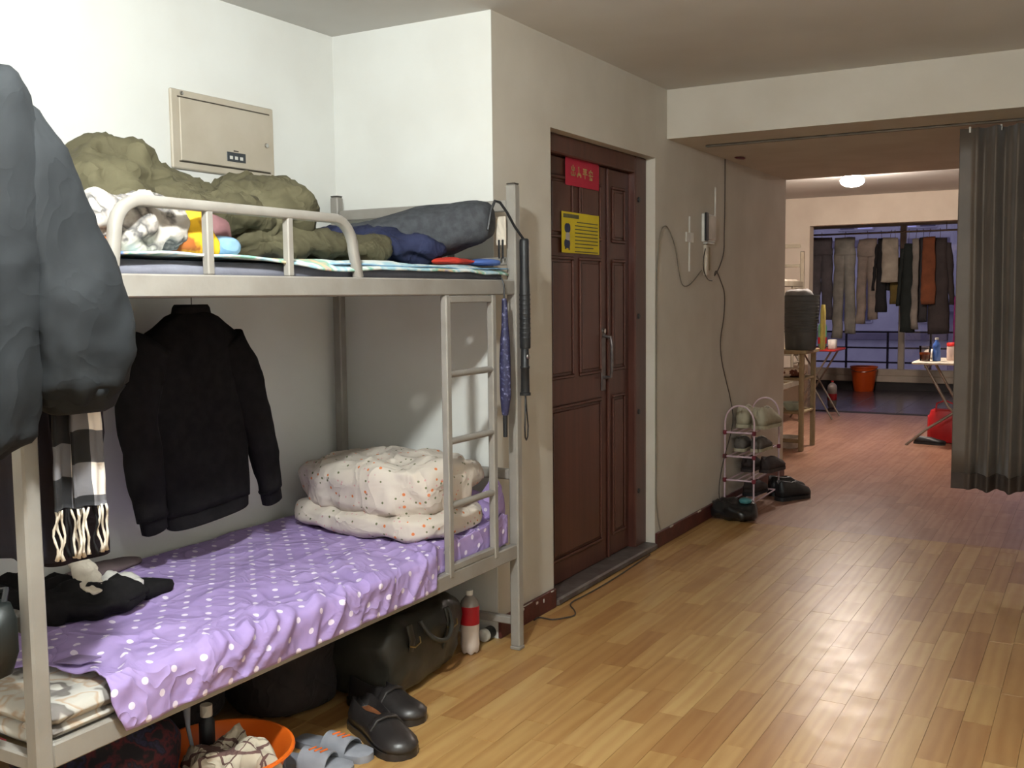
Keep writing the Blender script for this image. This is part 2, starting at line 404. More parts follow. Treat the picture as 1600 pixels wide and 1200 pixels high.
def sroot(name, loc): 
    o = bpy.data.objects.new(name, None); col.objects.link(o); o.location = loc; ORG[o.name] = Vector(loc); o['kind'] = 'structure'; return o
def one(name, mb, mat, label, cat, group=None, smooth=True, uv=None):
    # a thing of one mesh, its origin at the middle of its base
    xs = [p.x for p in mb.v]; ys = [p.y for p in mb.v]; zs = [p.z for p in mb.v]
    c = Vector(((min(xs) + max(xs)) / 2, (min(ys) + max(ys)) / 2, min(zs)))
    mb.v = [p - c for p in mb.v]; o = mb.build(name, mat, None, smooth, uv); o.location = c; ORG[o.name] = c
    return tag(o, label, cat, group)
def copy_tree(o, parent=None):
    c = o.copy(); col.objects.link(c); c.parent = parent
    for ch in list(o.children): copy_tree(ch, c)
    return c
def ell(c, u, v, a, b, n=24, p=2.0):
    c = Vector(c); u = Vector(u); v = Vector(v); e = 2 / p
    return [c + u * (a * math.copysign(abs(cos(t)) ** e, cos(t))) + v * (b * math.copysign(abs(sin(t)) ** e, sin(t))) for t in (2 * pi * k / n for k in range(n))]
def lerp(a, b, t): return a + (b - a) * t
def interp(tab, x):
    for (a, va), (b, vb) in zip(tab, tab[1:]):
        if x <= b or (b, vb) == tab[-1]:
            t = max(0, min(1, (x - a) / (b - a))); t = t * t * (3 - 2 * t) * .5 + t * .5
            return tuple(lerp(p, q, t) for p, q in zip(va, vb))

# ================================================================== SETTING
# walls
struct(MB().box((-.95, -1.35, 0), (-.771, 3.60, H + .1)).build('wall_left', PLASTER))
struct(MB().box((-.771, 3.439, 0), (0, 3.443, H + .1)).box((-.771, 3.443, 0), (-.25, 3.60, H + .1)).build('wall_alcove', PLASTER))
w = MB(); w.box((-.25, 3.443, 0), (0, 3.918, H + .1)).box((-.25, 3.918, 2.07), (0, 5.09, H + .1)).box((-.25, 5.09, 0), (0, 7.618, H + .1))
struct(w.build('wall_entrance', DIMMED))
struct(MB().box((-.40, 3.60, 0), (-.25, 5.6, H + .1)).build('wall_corridor', PLASTER))
struct(MB().box((-2.6, 7.50, 0), (-.25, 7.618, H + .1)).build('wall_partition', FARPL))
struct(MB().box((-2.75, 7.4, 0), (-2.6, 12.2, H + .1)).build('wall_far_left', FARPL))
struct(MB().box((2.8, -1.35, 0), (2.95, 12.2, H + .1)).build('wall_right', WHITEW))
struct(MB().box((-.95, -1.35, 0), (2.8, -1.2, H + .1)).build('wall_back', WHITEW))
w = MB(); w.box((-2.6, 12.0, 0), (-.904, 12.18, H + .1)).box((-.904, 12.0, 2.125), (1.9, 12.18, H + .1)).box((1.9, 12.0, 0), (2.8, 12.18, H + .1))
struct(w.build('wall_far', FARPL))
struct(MB().box((-1.9, 12.18, -.05), (-1.75, 15.3, 2.6)).build('wall_balcony_left', FARPL))
struct(MB().box((2.2, 12.18, -.05), (2.35, 15.3, 2.6)).build('wall_balcony_right', FARPL))
w = MB(); w.box((-.95, -1.35, H), (2.95, 7.4, H + .1)).box((-2.75, 7.4, H), (2.95, 12.2, H + .1))
struct(w.build('ceiling', CEIL))
struct(MB().box((-1.9, 12.18, 2.36), (2.35, 15.3, 2.46)).build('ceiling_balcony', FARPL))
struct(MB().box((0, 5.255, 2.187), (2.8, 7.618, H)).build('ceiling_beam', DIMMED))
# baseboards: dark red-brown painted, with paint scuffs
bb = struct(MB().bbox((0, 3.439, 0), (.014, 3.918, .085), .003).build('baseboard_entrance', BASEM))
SPECK = pm('white_paint_speck', (190, 182, 172), None, 20, .8, .05)
for y, z, sy, sz in ((3.62, .072, .014, .010), (3.74, .066, .022, .014), (3.80, .060, .010, .018), (3.88, .080, .03, .006), (3.66, .082, .09, .004)):
    bb2 = MB().blob((.0145, y, z), (.0016, sy / 2, sz / 2), 10, 6, amp=.002, freq=40, seed=y * 9); bb2.build('paint_fleck', SPECK, bb, True)
bb = struct(MB().bbox((0, 5.09, 0), (.014, 7.618, .085), .003).build('baseboard_corridor', BASEM))
for y, z in ((5.3, .083), (5.75, .082), (6.0, .05)):
    MB().blob((.0145, y, z), (.0016, .03, .006), 10, 6, amp=.002, freq=40, seed=y).build('paint_fleck', SPECK, bb, True)
struct(MB().bbox((-.014, 7.618, 0), (.0, 7.632, .085), .003).build('trim_1', BASEM))

# floor: individual planks
floor = struct(MB().box((-.95, -1.35, -.1), (2.95, 5.95, -.012)).box((-2.75, 5.95, -.1), (2.95, 12.18, -.012)).build('floor', GROUT))
PW = .0875; X0 = .0425
def proj(p):
    d = Vector(p) - CAM; k = d.dot(FV)
    if k < .2: return None
    return 800 + FPX * d.dot(RV) / k, 600 - FPX * d.dot(UV_) / k
rnd = random.Random(11)
near, far = [], []
for i in range(-11, 46):
    x = X0 + i * PW
    if x > 2.8: break
    y = -1.2 - rnd.random() * .5
    while y < 5.95:
        l = rnd.choice((.29, .36, .43, .50, .58)); y1 = min(y + l, 5.95)
        ya, yb = max(y, -1.2), (min(y1, 3.44) if x < -.01 else y1)
        if yb - ya > .02: near.append((x, ya, yb))
        y += l
for i in range(-31, 46):
    x = X0 + i * PW
    y = (5.95 if x > -.01 else 7.62); y -= rnd.random() * .3
    y0 = y
    while y < 12.0:
        l = rnd.choice((.36, .43, .50, .58)); a = max(y, 5.95 if x > -.01 else 7.62); b = min(y + l, 12.0)
        if b - a > .02 and x < 2.8: far.append((x, a, b))
        y += l
def parea(q):
    x, a, b = q
    if x < -.15 and b < 3.3: return 0
    pts = [proj((xx, yy, 0)) for xx, yy in ((x, a), (x + PW, a), (x + PW, b), (x, b))]
    if any(p is None for p in pts): return 0
    c = [sum(p[k] for p in pts) / 4 for k in (0, 1)]
    if not (-20 < c[0] < 1620 and 440 < c[1] < 1230): return 0
    return abs(sum(pts[k][0] * pts[(k + 1) % 4][1] - pts[(k + 1) % 4][0] * pts[k][1] for k in range(4))) / 2
near.sort(key=parea, reverse=True)
unit = MB(); e = .0012
unit.loft([[(x, y, -.012) for x, y in ((-.5, -.5), (.5, -.5), (.5, .5), (-.5, .5))],
           [(x, y, -.0008) for x, y in ((-.5, -.5), (.5, -.5), (.5, .5), (-.5, .5))],
           [(x * .995, y * .9985, 0) for x, y in ((-.5, -.5), (.5, -.5), (.5, .5), (-.5, .5))]])
pl0 = unit.build('plank', PLANK, floor)
def tilt_of(x, y):
    # boards of four strips share one lie: old laminate, slightly uneven
    bi = math.floor((x - .9175) / .35 + .01); bj = math.floor((y - 3.40 - (bi % 2) * .6) / 1.2)
    r = random.Random(bi * 131 + bj * 17 + 5)
    return radians(r.uniform(-.1, .1)), radians(r.uniform(-.09, .09))
for k, (x, a, b) in enumerate(near[:300]):
    o = pl0 if k == 0 else pl0.copy()
    if k: col.objects.link(o)
    o.parent = floor; o.location = (x + PW / 2, (a + b) / 2, rnd.uniform(-.0006, 0)); o.scale = (PW - .0007, b - a - .0007, 1)
    tx, ty = tilt_of(x, (a + b) / 2); o.rotation_euler = (tx * .3, ty, 0)
def field(lst, name, mat):
    m = MB()
    for q in lst:
        x, a, b = q[:3]; pw = q[3] if len(q) > 3 else PW
        z = rnd.uniform(-.0006, 0); t = rnd.uniform(-.0003, .0003)
        m.add([(x + .0004, a + .0004, z - t), (x + pw - .0004, a + .0004, z + t), (x + pw - .0004, b - .0004, z + t), (x + .0004, b - .0004, z - t)], [(0, 1, 2, 3)])
    o = m.build(name, mat, floor); o['kind'] = 'stuff'; return o
def edge_strip(ya, yb):
    out = []; y = ya
    while y < yb: l = rnd.choice((.36, .43, .5)); out.append((-.002, y, min(y + l, yb), X0 + .002)); y += l
    return out
field(near[300:] + edge_strip(3.44, 5.95), 'plank_field', PLANKS)
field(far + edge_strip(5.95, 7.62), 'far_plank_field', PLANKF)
# balcony floor with tiles
bf = struct(MB().box((-1.9, 12.18, -.1), (2.35, 15.3, -.010)).box((-.904, 12.0, -.1), (1.9, 12.18, -.004)).build('floor_balcony', GROUT))
t0 = MB().bbox((-.148, -.148, -.012), (.148, .148, 0), .002).build('floor_tile', TILE, bf)
k = 0
for i in range(14):
    for j in range(10):
        x = -1.6 + i * .3; y = 12.33 + j * .3
        if x > 2.1 or y > 15.1: continue
        o = t0 if k == 0 else t0.copy(); k += 1
        if k > 1: col.objects.link(o)
        o.parent = bf; o.location = (x, y, 0)

# ------------------------------------------------------------------ door
d = sroot('door_1', (-.09, 4.5, 0))
D = -.088
fr = MB(); fr.bbox((-.2, 3.918, 0), (-.05, 3.985, 2.07), .006); fr.build('door_frame', DOORM, d)
fr = MB(); fr.bbox((-.2, 4.945, 0), (-.05, 5.09, 2.07), .006); fr.build('door_frame', DOORM, d)
fr = MB(); fr.bbox((-.2, 3.985, 1.985), (-.05, 4.945, 2.07), .006); fr.build('door_frame', DOORM, d)
th = MB().bbox((-.2, 3.925, 0), (.02, 5.085, .035), .008).build('threshold', pm('worn_threshold', (96, 88, 84), (70, 58, 54), 12, .45, .2), d)
def leaf(name, y0, y1, panels):
    b = MB(); b.bbox((D - .04, y0, .037), (D, y1, 1.983), .004); lf = b.build(name, DOORM, d)
    for (a, c, z0, z1) in panels:
        m = MB()
        # raised moulding frame then field
        g = .016
        for (p, q) in (((D, a, z0), (D + .009, c, z0 + g)), ((D, a, z1 - g), (D + .009, c, z1)), ((D, a, z0 + g), (D + .009, a + g, z1 - g)), ((D, c - g, z0 + g), (D + .009, c, z1 - g))): m.bbox(p, q, .004)
        m.build('panel_moulding', DOORM, lf)
        MB().bbox((D, a + g + .012, z0 + g + .012), (D + .006, c - g - .012, z1 - g - .012), .005).build('panel', DOORM, lf)
    return lf
main = leaf('door_leaf', 3.988, 4.672, [(4.06, 4.30, 1.62, 1.90), (4.36, 4.60, 1.62, 1.90), (4.06, 4.30, .98, 1.54), (4.36, 4.60, .98, 1.54), (4.06, 4.60, .14, .86)])
side = leaf('side_leaf', 4.676, 4.942, [(4.73, 4.89, 1.62, 1.90), (4.73, 4.89, .98, 1.54), (4.73, 4.89, .14, .86)])
MB().bbox((D, 4.668, .04), (D + .012, 4.682, 1.98), .003).build('astragal', DOORM, d)
hm = pm('dull_handle_metal', (112, 104, 104), (90, 84, 84), 20, .35, .05, metal=.6)
hd = MB().bbox((D, 4.60, .89), (D + .006, 4.648, 1.20), .003).build('handle_plate', hm, main)
g = MB(); g.tube([(D + .006, 4.624, 1.16), (D + .045, 4.624, 1.155), (D + .05, 4.624, 1.12), (D + .05, 4.624, .99), (D + .045, 4.624, .96), (D + .006, 4.624, .955)], .008, 8); g.build('handle_grip', hm, main, True)
MB().lathe([(.001, 0), (.012, 0), (.012, .008), (.001, .009)], (D + .006, 4.624, 1.185), 14, 'x').build('lock_cylinder', CHROME, main, True)
for z in (1.85, 1.25, .75, .33):
    MB().lathe([(.001, 0), (.014, 0), (.013, .006), (.001, .007)], (-.05, 4.985, z), 12, 'x').build('frame_bolt', BLACKP, d, True)
# red paper with gold strokes
rs = root('red_paper_sign', (D + .002, 4.385, 1.86), 'red paper with gold characters stuck near the top of the wooden door', 'sign')
MB().box((D + .0095, 4.21, 1.862), (D + .0105, 4.565, 1.993)).build('paper', pm('red_paper', (176, 32, 58), (164, 28, 52), 10, .6, .05), rs)
GOLD = pm('dull_gold_ink', (176, 158, 96), None, 20, .5, .02)
def strokes(par, y0, z0, s, segs, nm='character'):
    m = MB()
    for (a, b, c, e_) in segs: m.box((D + .0105, y0 + a * s, z0 + b * s), (D + .0112, y0 + c * s, z0 + e_ * s))
    m.build(nm, GOLD, par)
G1 = [(.42, .05, .52, 1), (.15, .5, .8, .6), (.15, .5, .25, .85), (.7, .5, .8, .85), (.05, .05, .9, .15), (.05, .05, .15, .4), (.8, .05, .9, .4)]
G2 = [(.4, .4, .5, 1), (.1, .05, .25, .3), (.2, .2, .45, .42), (.5, .2, .75, .42), (.7, .05, .9, .3), (.3, .85, .5, .95)]
G3 = [(.1, .85, .9, .95), (.44, .05, .54, .9), (.05, .42, .95, .52), (.2, .58, .32, .8), (.66, .58, .78, .8)]
G4 = [(.42, .88, .54, 1), (.1, .76, .9, .86), (.1, .62, .2, .8), (.8, .62, .9, .8), (.05, .42, .95, .52), (.3, .1, .42, .7), (.2, .05, .5, .16), (.55, .05, .8, .3)]
for k, g in enumerate((G1, G2, G3, G4)): strokes(rs, 4.262 + k * .062, 1.905 - k * .002, .052, g)
# yellow notice
ns = root('yellow_notice', (D + .002, 4.37, 1.55), 'yellow printed safety notice stuck on the wooden door below the red paper', 'poster')
MB().box((D + .0095, 4.170, 1.556), (D + .0105, 4.565, 1.741)).build('paper', pm('yellow_paper', (206, 184, 34), (196, 172, 28), 10, .55, .04), ns)
INK = pm('grey_ink', (96, 92, 60), None, 20, .6, .02); BLUEINK = pm('blue_black_ink', (44, 52, 84), None, 20, .6, .02); PALEINK = pm('pale_ink', (178, 170, 160), None, 20, .6, .02)
MB().box((D + .0105, 4.185, 1.714), (D + .011, 4.345, 1.732)).build('heading', INK, ns)
for k in range(8):
    MB().box((D + .0105, 4.302 + (.02 if k == 0 else 0), 1.696 - k * .0165), (D + .011, 4.55 - (.05 if k == 7 else 0), 1.701 - k * .0165)).build('text_line', INK, ns)
MB().box((D + .0105, 4.30, 1.561), (D + .011, 4.55, 1.566)).build('text_line', INK, ns)
m = MB(); m.blob((D + .011, 4.226, 1.668), (.0008, .03, .022), 14, 8); m.build('printed_head', BLUEINK, ns)
m = MB(); m.blob((D + .011, 4.228, 1.628), (.0008, .022, .022), 14, 8); m.build('printed_body', PALEINK, ns)
m = MB(); m.blob((D + .011, 4.222, 1.597), (.0008, .03, .022), 14, 8); m.box((D + .0105, 4.20, 1.572), (D + .011, 4.212, 1.6)).box((D + .0105, 4.236, 1.568), (D + .011, 4.248, 1.6)); m.build('printed_legs', BLUEINK, ns)

# ------------------------------------------------------------------ balcony window
wr = sroot('window_1', (0, 15.1, 0))
WX0, WX1 = -1.70, 2.15
MB().box((WX0, 15.06, -.01), (WX1, 15.3, .11)).build('window_plinth', BLACKS, wr)
MB().bbox((WX0, 15.02, .11), (WX1, 15.18, .20), .008).build('window_sill', FRAMEW, wr)
MB().bbox((WX0, 15.05, .20), (WX1, 15.15, .29), .006).build('bottom_frame', FRAMEW, wr)
MB().bbox((WX0, 15.05, 2.27), (WX1, 15.15, 2.36), .006).build('top_frame', FRAMEW, wr)
xs = [WX0 + .03, -.385, .90, WX1 - .03]
for x in xs: MB().bbox((x - .04, 15.05, .29), (x + .04, 15.15, 2.27), .006).build('mullion', FRAMEW, wr)
for a, b in zip(xs, xs[1:]): MB().box((a + .04, 15.095, .29), (b - .04, 15.101, 2.27)).build('pane', glass('window_glass', (.93, .93, .98, 1)), wr)

# ================================================================== LAMPS (real bulbs)
def bulb_lamp(pos, rad, strength, color, label, nm, wide=1.0):
    x, y, z = pos
    r = root('ceiling_lamp', (x, y, H), label, 'lamp')
    MB().lathe([(.001, H), (.055, H), (.05, H - .018), (.022, H - .024), (.020, H - .03), (.001, H - .03)], (x, y, 0), 20).build('ceiling_rose', WHITE, r, True)
    m = MB(); m.lathe([(.019, H - .03), (.019, z + rad + .0), (.016, z + rad * .92)], (x, y, 0), 14); m.build('socket', WHITE, r, True)
    m = MB(); m.lathe([(max(.001, rad * wide * sin(pi * k / 14)), z - rad * cos(pi * k / 14)) for k in range(15)], (x, y, 0), 24)
    m.build('bulb', emit(nm, color, strength), r, 2)
bulb_lamp(NEAR_POS, .06, LAMP_NEAR, (.945, 1.0, .975, 1), 'ceiling bulb lighting the room beside the bunk bed', 'near_bulb_glow')
bulb_lamp(FAR_POS, .055, LAMP_FAR, (1.0, .86, .76, 1), 'bright bare bulb on the ceiling of the far room', 'far_bulb_glow', 1.9)

# ================================================================== BUNK BED
def bunk(loc, W, Ln, zl, zu, zg, hp, label, mat, detail=True):
    # front-near outer corner at loc; x runs back to -W, y along to Ln
    x, y, _ = loc; P = .04; RH = .055
    r = root('bunk_bed', (x - W / 2, y + Ln / 2, 0), label, 'bed')
    xb = x - W
    for (px, py, ph) in ((x - P, y, hp), (x - P, y + Ln - P, hp), (xb, y, hp), (xb, y + Ln - P, hp)):
        o = MB().bbox((px, py, .012), (px + P, py + P, ph - .006), .005).build('post', mat, r)
        MB().bbox((px + .001, py + .001, ph - .006), (px + P - .001, py + P - .001, ph), .003).build('post_cap', DARKCAP, o)
        MB().bbox((px - .0015, py - .0015, 0), (px + P + .0015, py + P + .0015, .014), .003).build('foot_cap', mat, o)
    for z in (zl, zu):
        MB().bbox((x - .034, y + P, z), (x - .004, y + Ln - P, z + RH), .004).build('side_rail', mat, r)
        MB().bbox((xb + .004, y + P, z), (xb + .034, y + Ln - P, z + RH), .004).build('side_rail', mat, r)
        for yy in (y + .006, y + Ln - .034):
            MB().bbox((xb + P, yy, z), (x - P, yy + .028, z + .035), .004).build('end_rail', mat, r)
        n = 11
        for k in range(n):
            yy = y + .10 + (Ln - .2) * k / (n - 1)
            MB().bbox((xb + .034, yy - .062, z + .012), (x - .034, yy + .062, z + .026), .002).build('slat', WOODB, r)
    for yy in (y + .006, y + Ln - .034):
        o = MB().bbox((xb + P, yy, zg + .075), (x - P, yy + .028, zg + .117), .004).build('end_rail', mat, r)
        MB().bbox((xb + P, yy, zg - .125), (x - P, yy + .028, zg - .095), .004).build('end_rail', mat, r)
        for q in (.33, .66): MB().bbox((lerp(xb, x, q) - .011, yy + .003, zg - .095), (lerp(xb, x, q) + .011, yy + .025, zg + .075), .003).build('end_bar', mat, o)
        MB().bbox((xb + P, yy, zl + .30), (x - P, yy + .028, zl + .34), .004).build('end_rail', mat, r)
        MB().bbox((xb + P, yy, .095), (x - P, yy + .028, .125), .004).build('end_rail', mat, r)
    # guard rail: bent tube with two uprights
    g0, g1 = y + .255, y + 1.135; gx = x - .02; zb = zu + RH; rr = .075; pth = [(gx, g0, zb)]
    for k in range(7): a = pi / 2 * k / 6; pth.append((gx, g0 + .012 + rr - rr * cos(a), zg - .013 - rr + rr * sin(a)))
    for k in range(7): a = pi / 2 * k / 6; pth.append((gx, g1 - .02 - 1.2 * rr + 1.2 * rr * sin(a), zg - .013 - 1.2 * rr + 1.2 * rr * cos(a)))
    pth.append((gx, g1, zb))
    gr = MB().tube(pth, 0, rect=(.026, .026), up=(1, 0, 0)).build('guard_rail', mat, r, True)
    for yy in (g0 + .29, g0 + .58): MB().bbox((gx - .011, yy - .011, zb), (gx + .011, yy + .011, zg - .022), .003).build('guard_upright', mat, gr)
    # ladder
    l0, l1 = y + 1.578, y + 1.878
    lx0, lx1 = x + .001, x + .026
    ups = [MB().bbox((lx0 - .028, yy, zl + RH - .02), (lx0 - .002, yy + .028, zu), .004).build('ladder_upright', mat, r) for yy in (l0, l1)]
    for z in (zl + RH + .001, zu - .026): MB().bbox((lx0 - .026, l0 + .028, z), (lx0 - .004, l1, z + .024), .003).build('ladder_crossbar', mat, r)
    for z in (.645, .868, 1.098): MB().tube([(lx0 - .014, l0 + .026, z), (lx0 - .014, l1 + .004, z)], .012, 10).build('ladder_rung', mat, r, True)
    return r
bunk((.145, 1.308, 0), .88, 2.086, .362, 1.366, 1.602, 1.781, 'pale metal bunk bed in the white alcove beside the wooden door', METAL)

# ---- upper bunk bedding
m = MB().bbox((-.695, 1.36, 1.402), (.103, 3.34, 1.456), .018); 
one('mattress_pad', m, GREYPAD, 'thin grey mattress pad on the upper bunk', 'mattress')
def sheet(x0, x1, y0, y1, z, nx, ny, amp, seed, drop, thick=.006, edge=None):
    top, bot = [], []
    for i in range(nx + 1):
        for j in range(ny + 1):
            u = i / nx; t = j / ny; y = lerp(y0, y1, t); x = lerp(x0, x1, u)
            if u > .999: x += noise.noise(Vector((y * 3.1, seed, 0))) * .012
            h = z + amp * noise.fractal(Vector((x * 5, y * 4, seed)), 1, 2, 3)
            if edge: h += edge(u, t, x, y)
            top.append(Vector((x, y, h)))
    bot = [p - Vector((0, 0, thick)) for p in top]; n = ny + 1; N_ = len(top); f = []
    for i in range(nx):
        for j in range(ny):
            a = i * n + j; f.append((a, a + n, a + n + 1, a + 1)); a += N_; f.append((a, a + 1, a + n + 1, a + n))
    bd = [i * n for i in range(nx + 1)] + [nx * n + j for j in range(1, n)] + [i * n + ny for i in range(nx - 1, -1, -1)] + [j for j in range(ny - 1, 0, -1)]
    for a, b in zip(bd, bd[1:] + bd[:1]): f.append((a, a + N_, b + N_, b))
    m = MB(); m.add(top + bot, f); return m
m = sheet(-.69, .126, 1.365, 3.345, 1.470, 14, 70, .006, 3, 0, .007, lambda u, t, x, y: .010 * max(0, noise.noise(Vector((x * 8, y * 6, 1)))) - (.030 * max(0, min(1, (y - 1.95) / .4)) * (.7 + .5 * noise.noise(Vector((y * 4, 0, 9)))) if u > .95 else 0))
one('printed_sheet', m, UPSHEET, 'pale blue and white printed sheet spread over the upper bunk', 'sheet', smooth=2)
m = sheet(-.6, .116, 2.35, 3.34, 1.462, 8, 40, .004, 9, 0, .004)
one('thin_quilt', m, LTBLUE, 'thin light blue quilt under the printed sheet at the upper bunk end', 'quilt', smooth=2)
# olive coat heap
oc = root('padded_coat', (-.35, 2.2, 1.475), 'olive green padded army coat heaped on the upper bunk', 'coat')
MB().blob((-.43, 2.02, 1.615), (.24, .29, .17), 100, 56, 2.4, .05, 5, 1, .03, 5, flat=1.478).fold(.022, (9, 9, 11), 12).fold(.008, (24, 24, 26), 5).build('coat_body', OLIVE, oc, 2)
MB().blob((-.36, 2.40, 1.590), (.25, .23, .14), 100, 56, 2.6, .04, 5, 4, .028, 6, R=Matrix.Rotation(.12, 3, 'X'), flat=1.478).fold(.022, (9, 9, 11), 12).fold(.008, (24, 24, 26), 5).build('coat_flap', OLIVE, oc, 2)
MB().blob((-.28, 2.18, 1.60), (.20, .26, .07), 90, 44, 2.4, .03, 7, 6, .02, 7, R=Matrix.Rotation(-.10, 3, 'X'), flat=1.478).fold(.022, (9, 9, 11), 9).fold(.008, (24, 24, 26), 5).build('collar', OLIVE, oc, 2)
MB().blob((-.20, 2.46, 1.530), (.15, .27, .060), 54, 26, 2.4, .02, 6, 8, .018, 7, fdir=(1, 2, 1), flat=1.478).fold(.022, (9, 9, 11), 9).fold(.008, (24, 24, 26), 5).build('sleeve', OLIVE, oc, 2)
MB().blob((-.18, 2.75, 1.520), (.13, .16, .050), 50, 24, 2.6, .016, 6, 9, .010, 8, fdir=(1, 2, 1), flat=1.478).fold(.022, (9, 9, 11), 9).fold(.008, (24, 24, 26), 5).build('sleeve', OLIVE, oc, 2)
m = MB().blob((.015, 1.70, 1.535), (.085, .165, .074), 90, 50, 2.4, .03, 8, 12, .022, 8, flat=1.476).fold(.016, (14, 14, 16), 3)
one('patterned_blanket', m, CAMO, 'grey and white patterned blanket bunched behind the guard rail', 'blanket', smooth=2)
m = MB().blob((.02, 1.895, 1.525), (.065, .075, .062), 40, 26, 2.8, .02, 9, 2, .014, 9, R=Matrix.Rotation(.25, 3, 'X'), flat=1.476)
one('yellow_cloth', m, YELLOWB, 'bright yellow printed cloth bunched behind the guard rail', 'cloth', smooth=2)
m = MB().blob((-.03, 2.00, 1.520), (.06, .05, .060), 30, 20, 2.4, .015, 9, 5, .008, 9, flat=1.476)
one('maroon_cloth', m, MAROON, 'small dusty maroon cloth tucked beside the yellow cloth', 'cloth', smooth=2)
m = MB().blob((.045, 1.985, 1.498), (.03, .05, .026), 30, 18, 2.4, .008, 9, 5, .004, 9, flat=1.476)
one('light_blue_cloth', m, LTBLUE, 'small light blue cloth below the maroon cloth on the upper bunk', 'cloth', smooth=2)
m = MB().blob((.005, 1.56, 1.495), (.06, .10, .022), 30, 16, 2.4, .006, 9, 15, .004, 9, flat=1.476)
one('orange_cloth', m, pm('orange_cloth', (222, 132, 50), (206, 112, 40), 10, .85, .2), 'orange cloth peeping from under the grey patterned blanket', 'cloth', smooth=2)
R = Matrix.Rotation(radians(33), 3, 'Z') @ Matrix.Rotation(radians(-12), 3, 'Y')
m = MB().blob((-.20, 3.12, 1.575), (.345, .125, .092), 64, 34, 3.0, .02, 5, 21, .010, 5, R=R, flat=1.480)
one('charcoal_pillow', m, CHARC, 'long charcoal grey pillow leaning at the far end of the upper bunk', 'pillow', smooth=2)
R = Matrix.Rotation(radians(40), 3, 'Z')
m = MB().blob((-.27, 2.94, 1.535), (.31, .15, .062), 90, 40, 2.4, .02, 8, 22, .022, 9, R=R, flat=1.478).fold(.016, (16, 16, 18), 4)
one('navy_clothes', m, NAVY, 'crumpled navy clothes in front of the charcoal pillow', 'clothes', smooth=2)
m = MB().blob((.03, 3.13, 1.486), (.06, .12, .012), 30, 14, 2.6, .006, 9, 3, flat=1.476)
one('red_cloth', m, REDC, 'flat red cloth under the charcoal pillow', 'cloth', smooth=2)
m = MB().blob((.06, 3.24, 1.484), (.06, .09, .014), 30, 14, 2.6, .006, 9, 31, flat=1.474)
one('blue_cloth', m, pm('mid_blue_cloth', (84, 112, 176), (70, 96, 160), 10, .85, .2), 'folded blue cloth at the upper bunk corner by the post', 'cloth', smooth=2)

# ---- umbrellas on the post
um = root('folding_umbrella', (.175, 3.375, .8), 'black folding umbrella hanging in its sleeve on the far bunk post', 'umbrella')
m = MB(); prof = [(.001, 1.575), (.013, 1.574), (.017, 1.570), (.0185, 1.56), (.0180, 1.42), (.0195, 1.40), (.0205, 1.30), (.0205, 1.17), (.019, 1.164), (.001, 1.163)]
m.lathe(prof, (.172, 3.375, 0), 16); m.build('sleeve', BLACKP, um, True)
for k in range(10): MB().lathe([(.0206, 0), (.0216, .004), (.0206, .008)], (.172, 3.375, 1.20 + k * .018), 16, cap=False).build('sleeve_rib', BLACKP, um, True)
m = MB(); m.lathe([(.001, 1.163), (.015, 1.163), (.016, 1.10), (.018, 1.098), (.018, 1.09), (.016, 1.088), (.017, 1.00), (.021, .998), (.021, .988), (.001, .986)], (.172, 3.372, 0), 16); m.build('handle', BLACKP, um, True)
m = MB(); m.lathe([(.001, 0), (.011, 0), (.010, .004), (.001, .005)], (.19, 3.364, 1.135), 14, 'x'); m.build('button', CHROME, um, True)
m = MB(); m.tube([(.172, 3.372, .99), (.178, 3.360, .93), (.180, 3.352, .87), (.178, 3.358, .83), (.175, 3.372, .818), (.172, 3.388, .83), (.172, 3.392, .87), (.172, 3.382, .93), (.172, 3.374, .99)], .0028, 6); m.build('wrist_loop', BLACKP, um, True)
m = MB(); m.tube([(.12, 3.20, 1.60), (.125, 3.215, 1.67), (.13, 3.235, 1.705), (.14, 3.255, 1.70), (.152, 3.285, 1.665), (.16, 3.32, 1.62), (.172, 3.372, 1.57)], .0055, 6); m.build('strap', BLACKP, um, True)
um = root('speckled_umbrella', (.155, 3.245, .84), 'navy speckled umbrella hanging between the ladder and the bunk post', 'umbrella')
m = MB(); m.lathe([(.001, 1.352), (.009, 1.352), (.011, 1.33), (.012, 1.25), (.018, 1.20), (.021, 1.12), (.020, 1.0), (.015, .94), (.011, .925), (.001, .924)], (.158, 3.247, 0), 16); m.shake(.003, 30, 3); m.build('canopy', BLUEDOT, um, True)
m = MB(); m.lathe([(.001, .925), (.009, .925), (.008, .845), (.001, .844)], (.158, 3.244, 0), 12); m.build('handle', BLACKP, um, True)
m = MB(); m.tube([(.158, 3.247, 1.35), (.157, 3.247, 1.40), (.148, 3.247, 1.428), (.13, 3.247, 1.430)], .003, 6); m.build('hook', BLACKP, um, True)
ht = root('paper_tag', (.09, 3.325, 1.56), 'small white paper tag clipped to the upper bunk head bar', 'tag')
MB().box((.085, 3.318, 1.55), (.125, 3.322, 1.655)).build('paper', CREAM, ht)
for x in (.098, .114): MB().bbox((x - .004, 3.312, 1.50), (x + .004, 3.318, 1.57), .002).build('clip', BLACKP, ht)

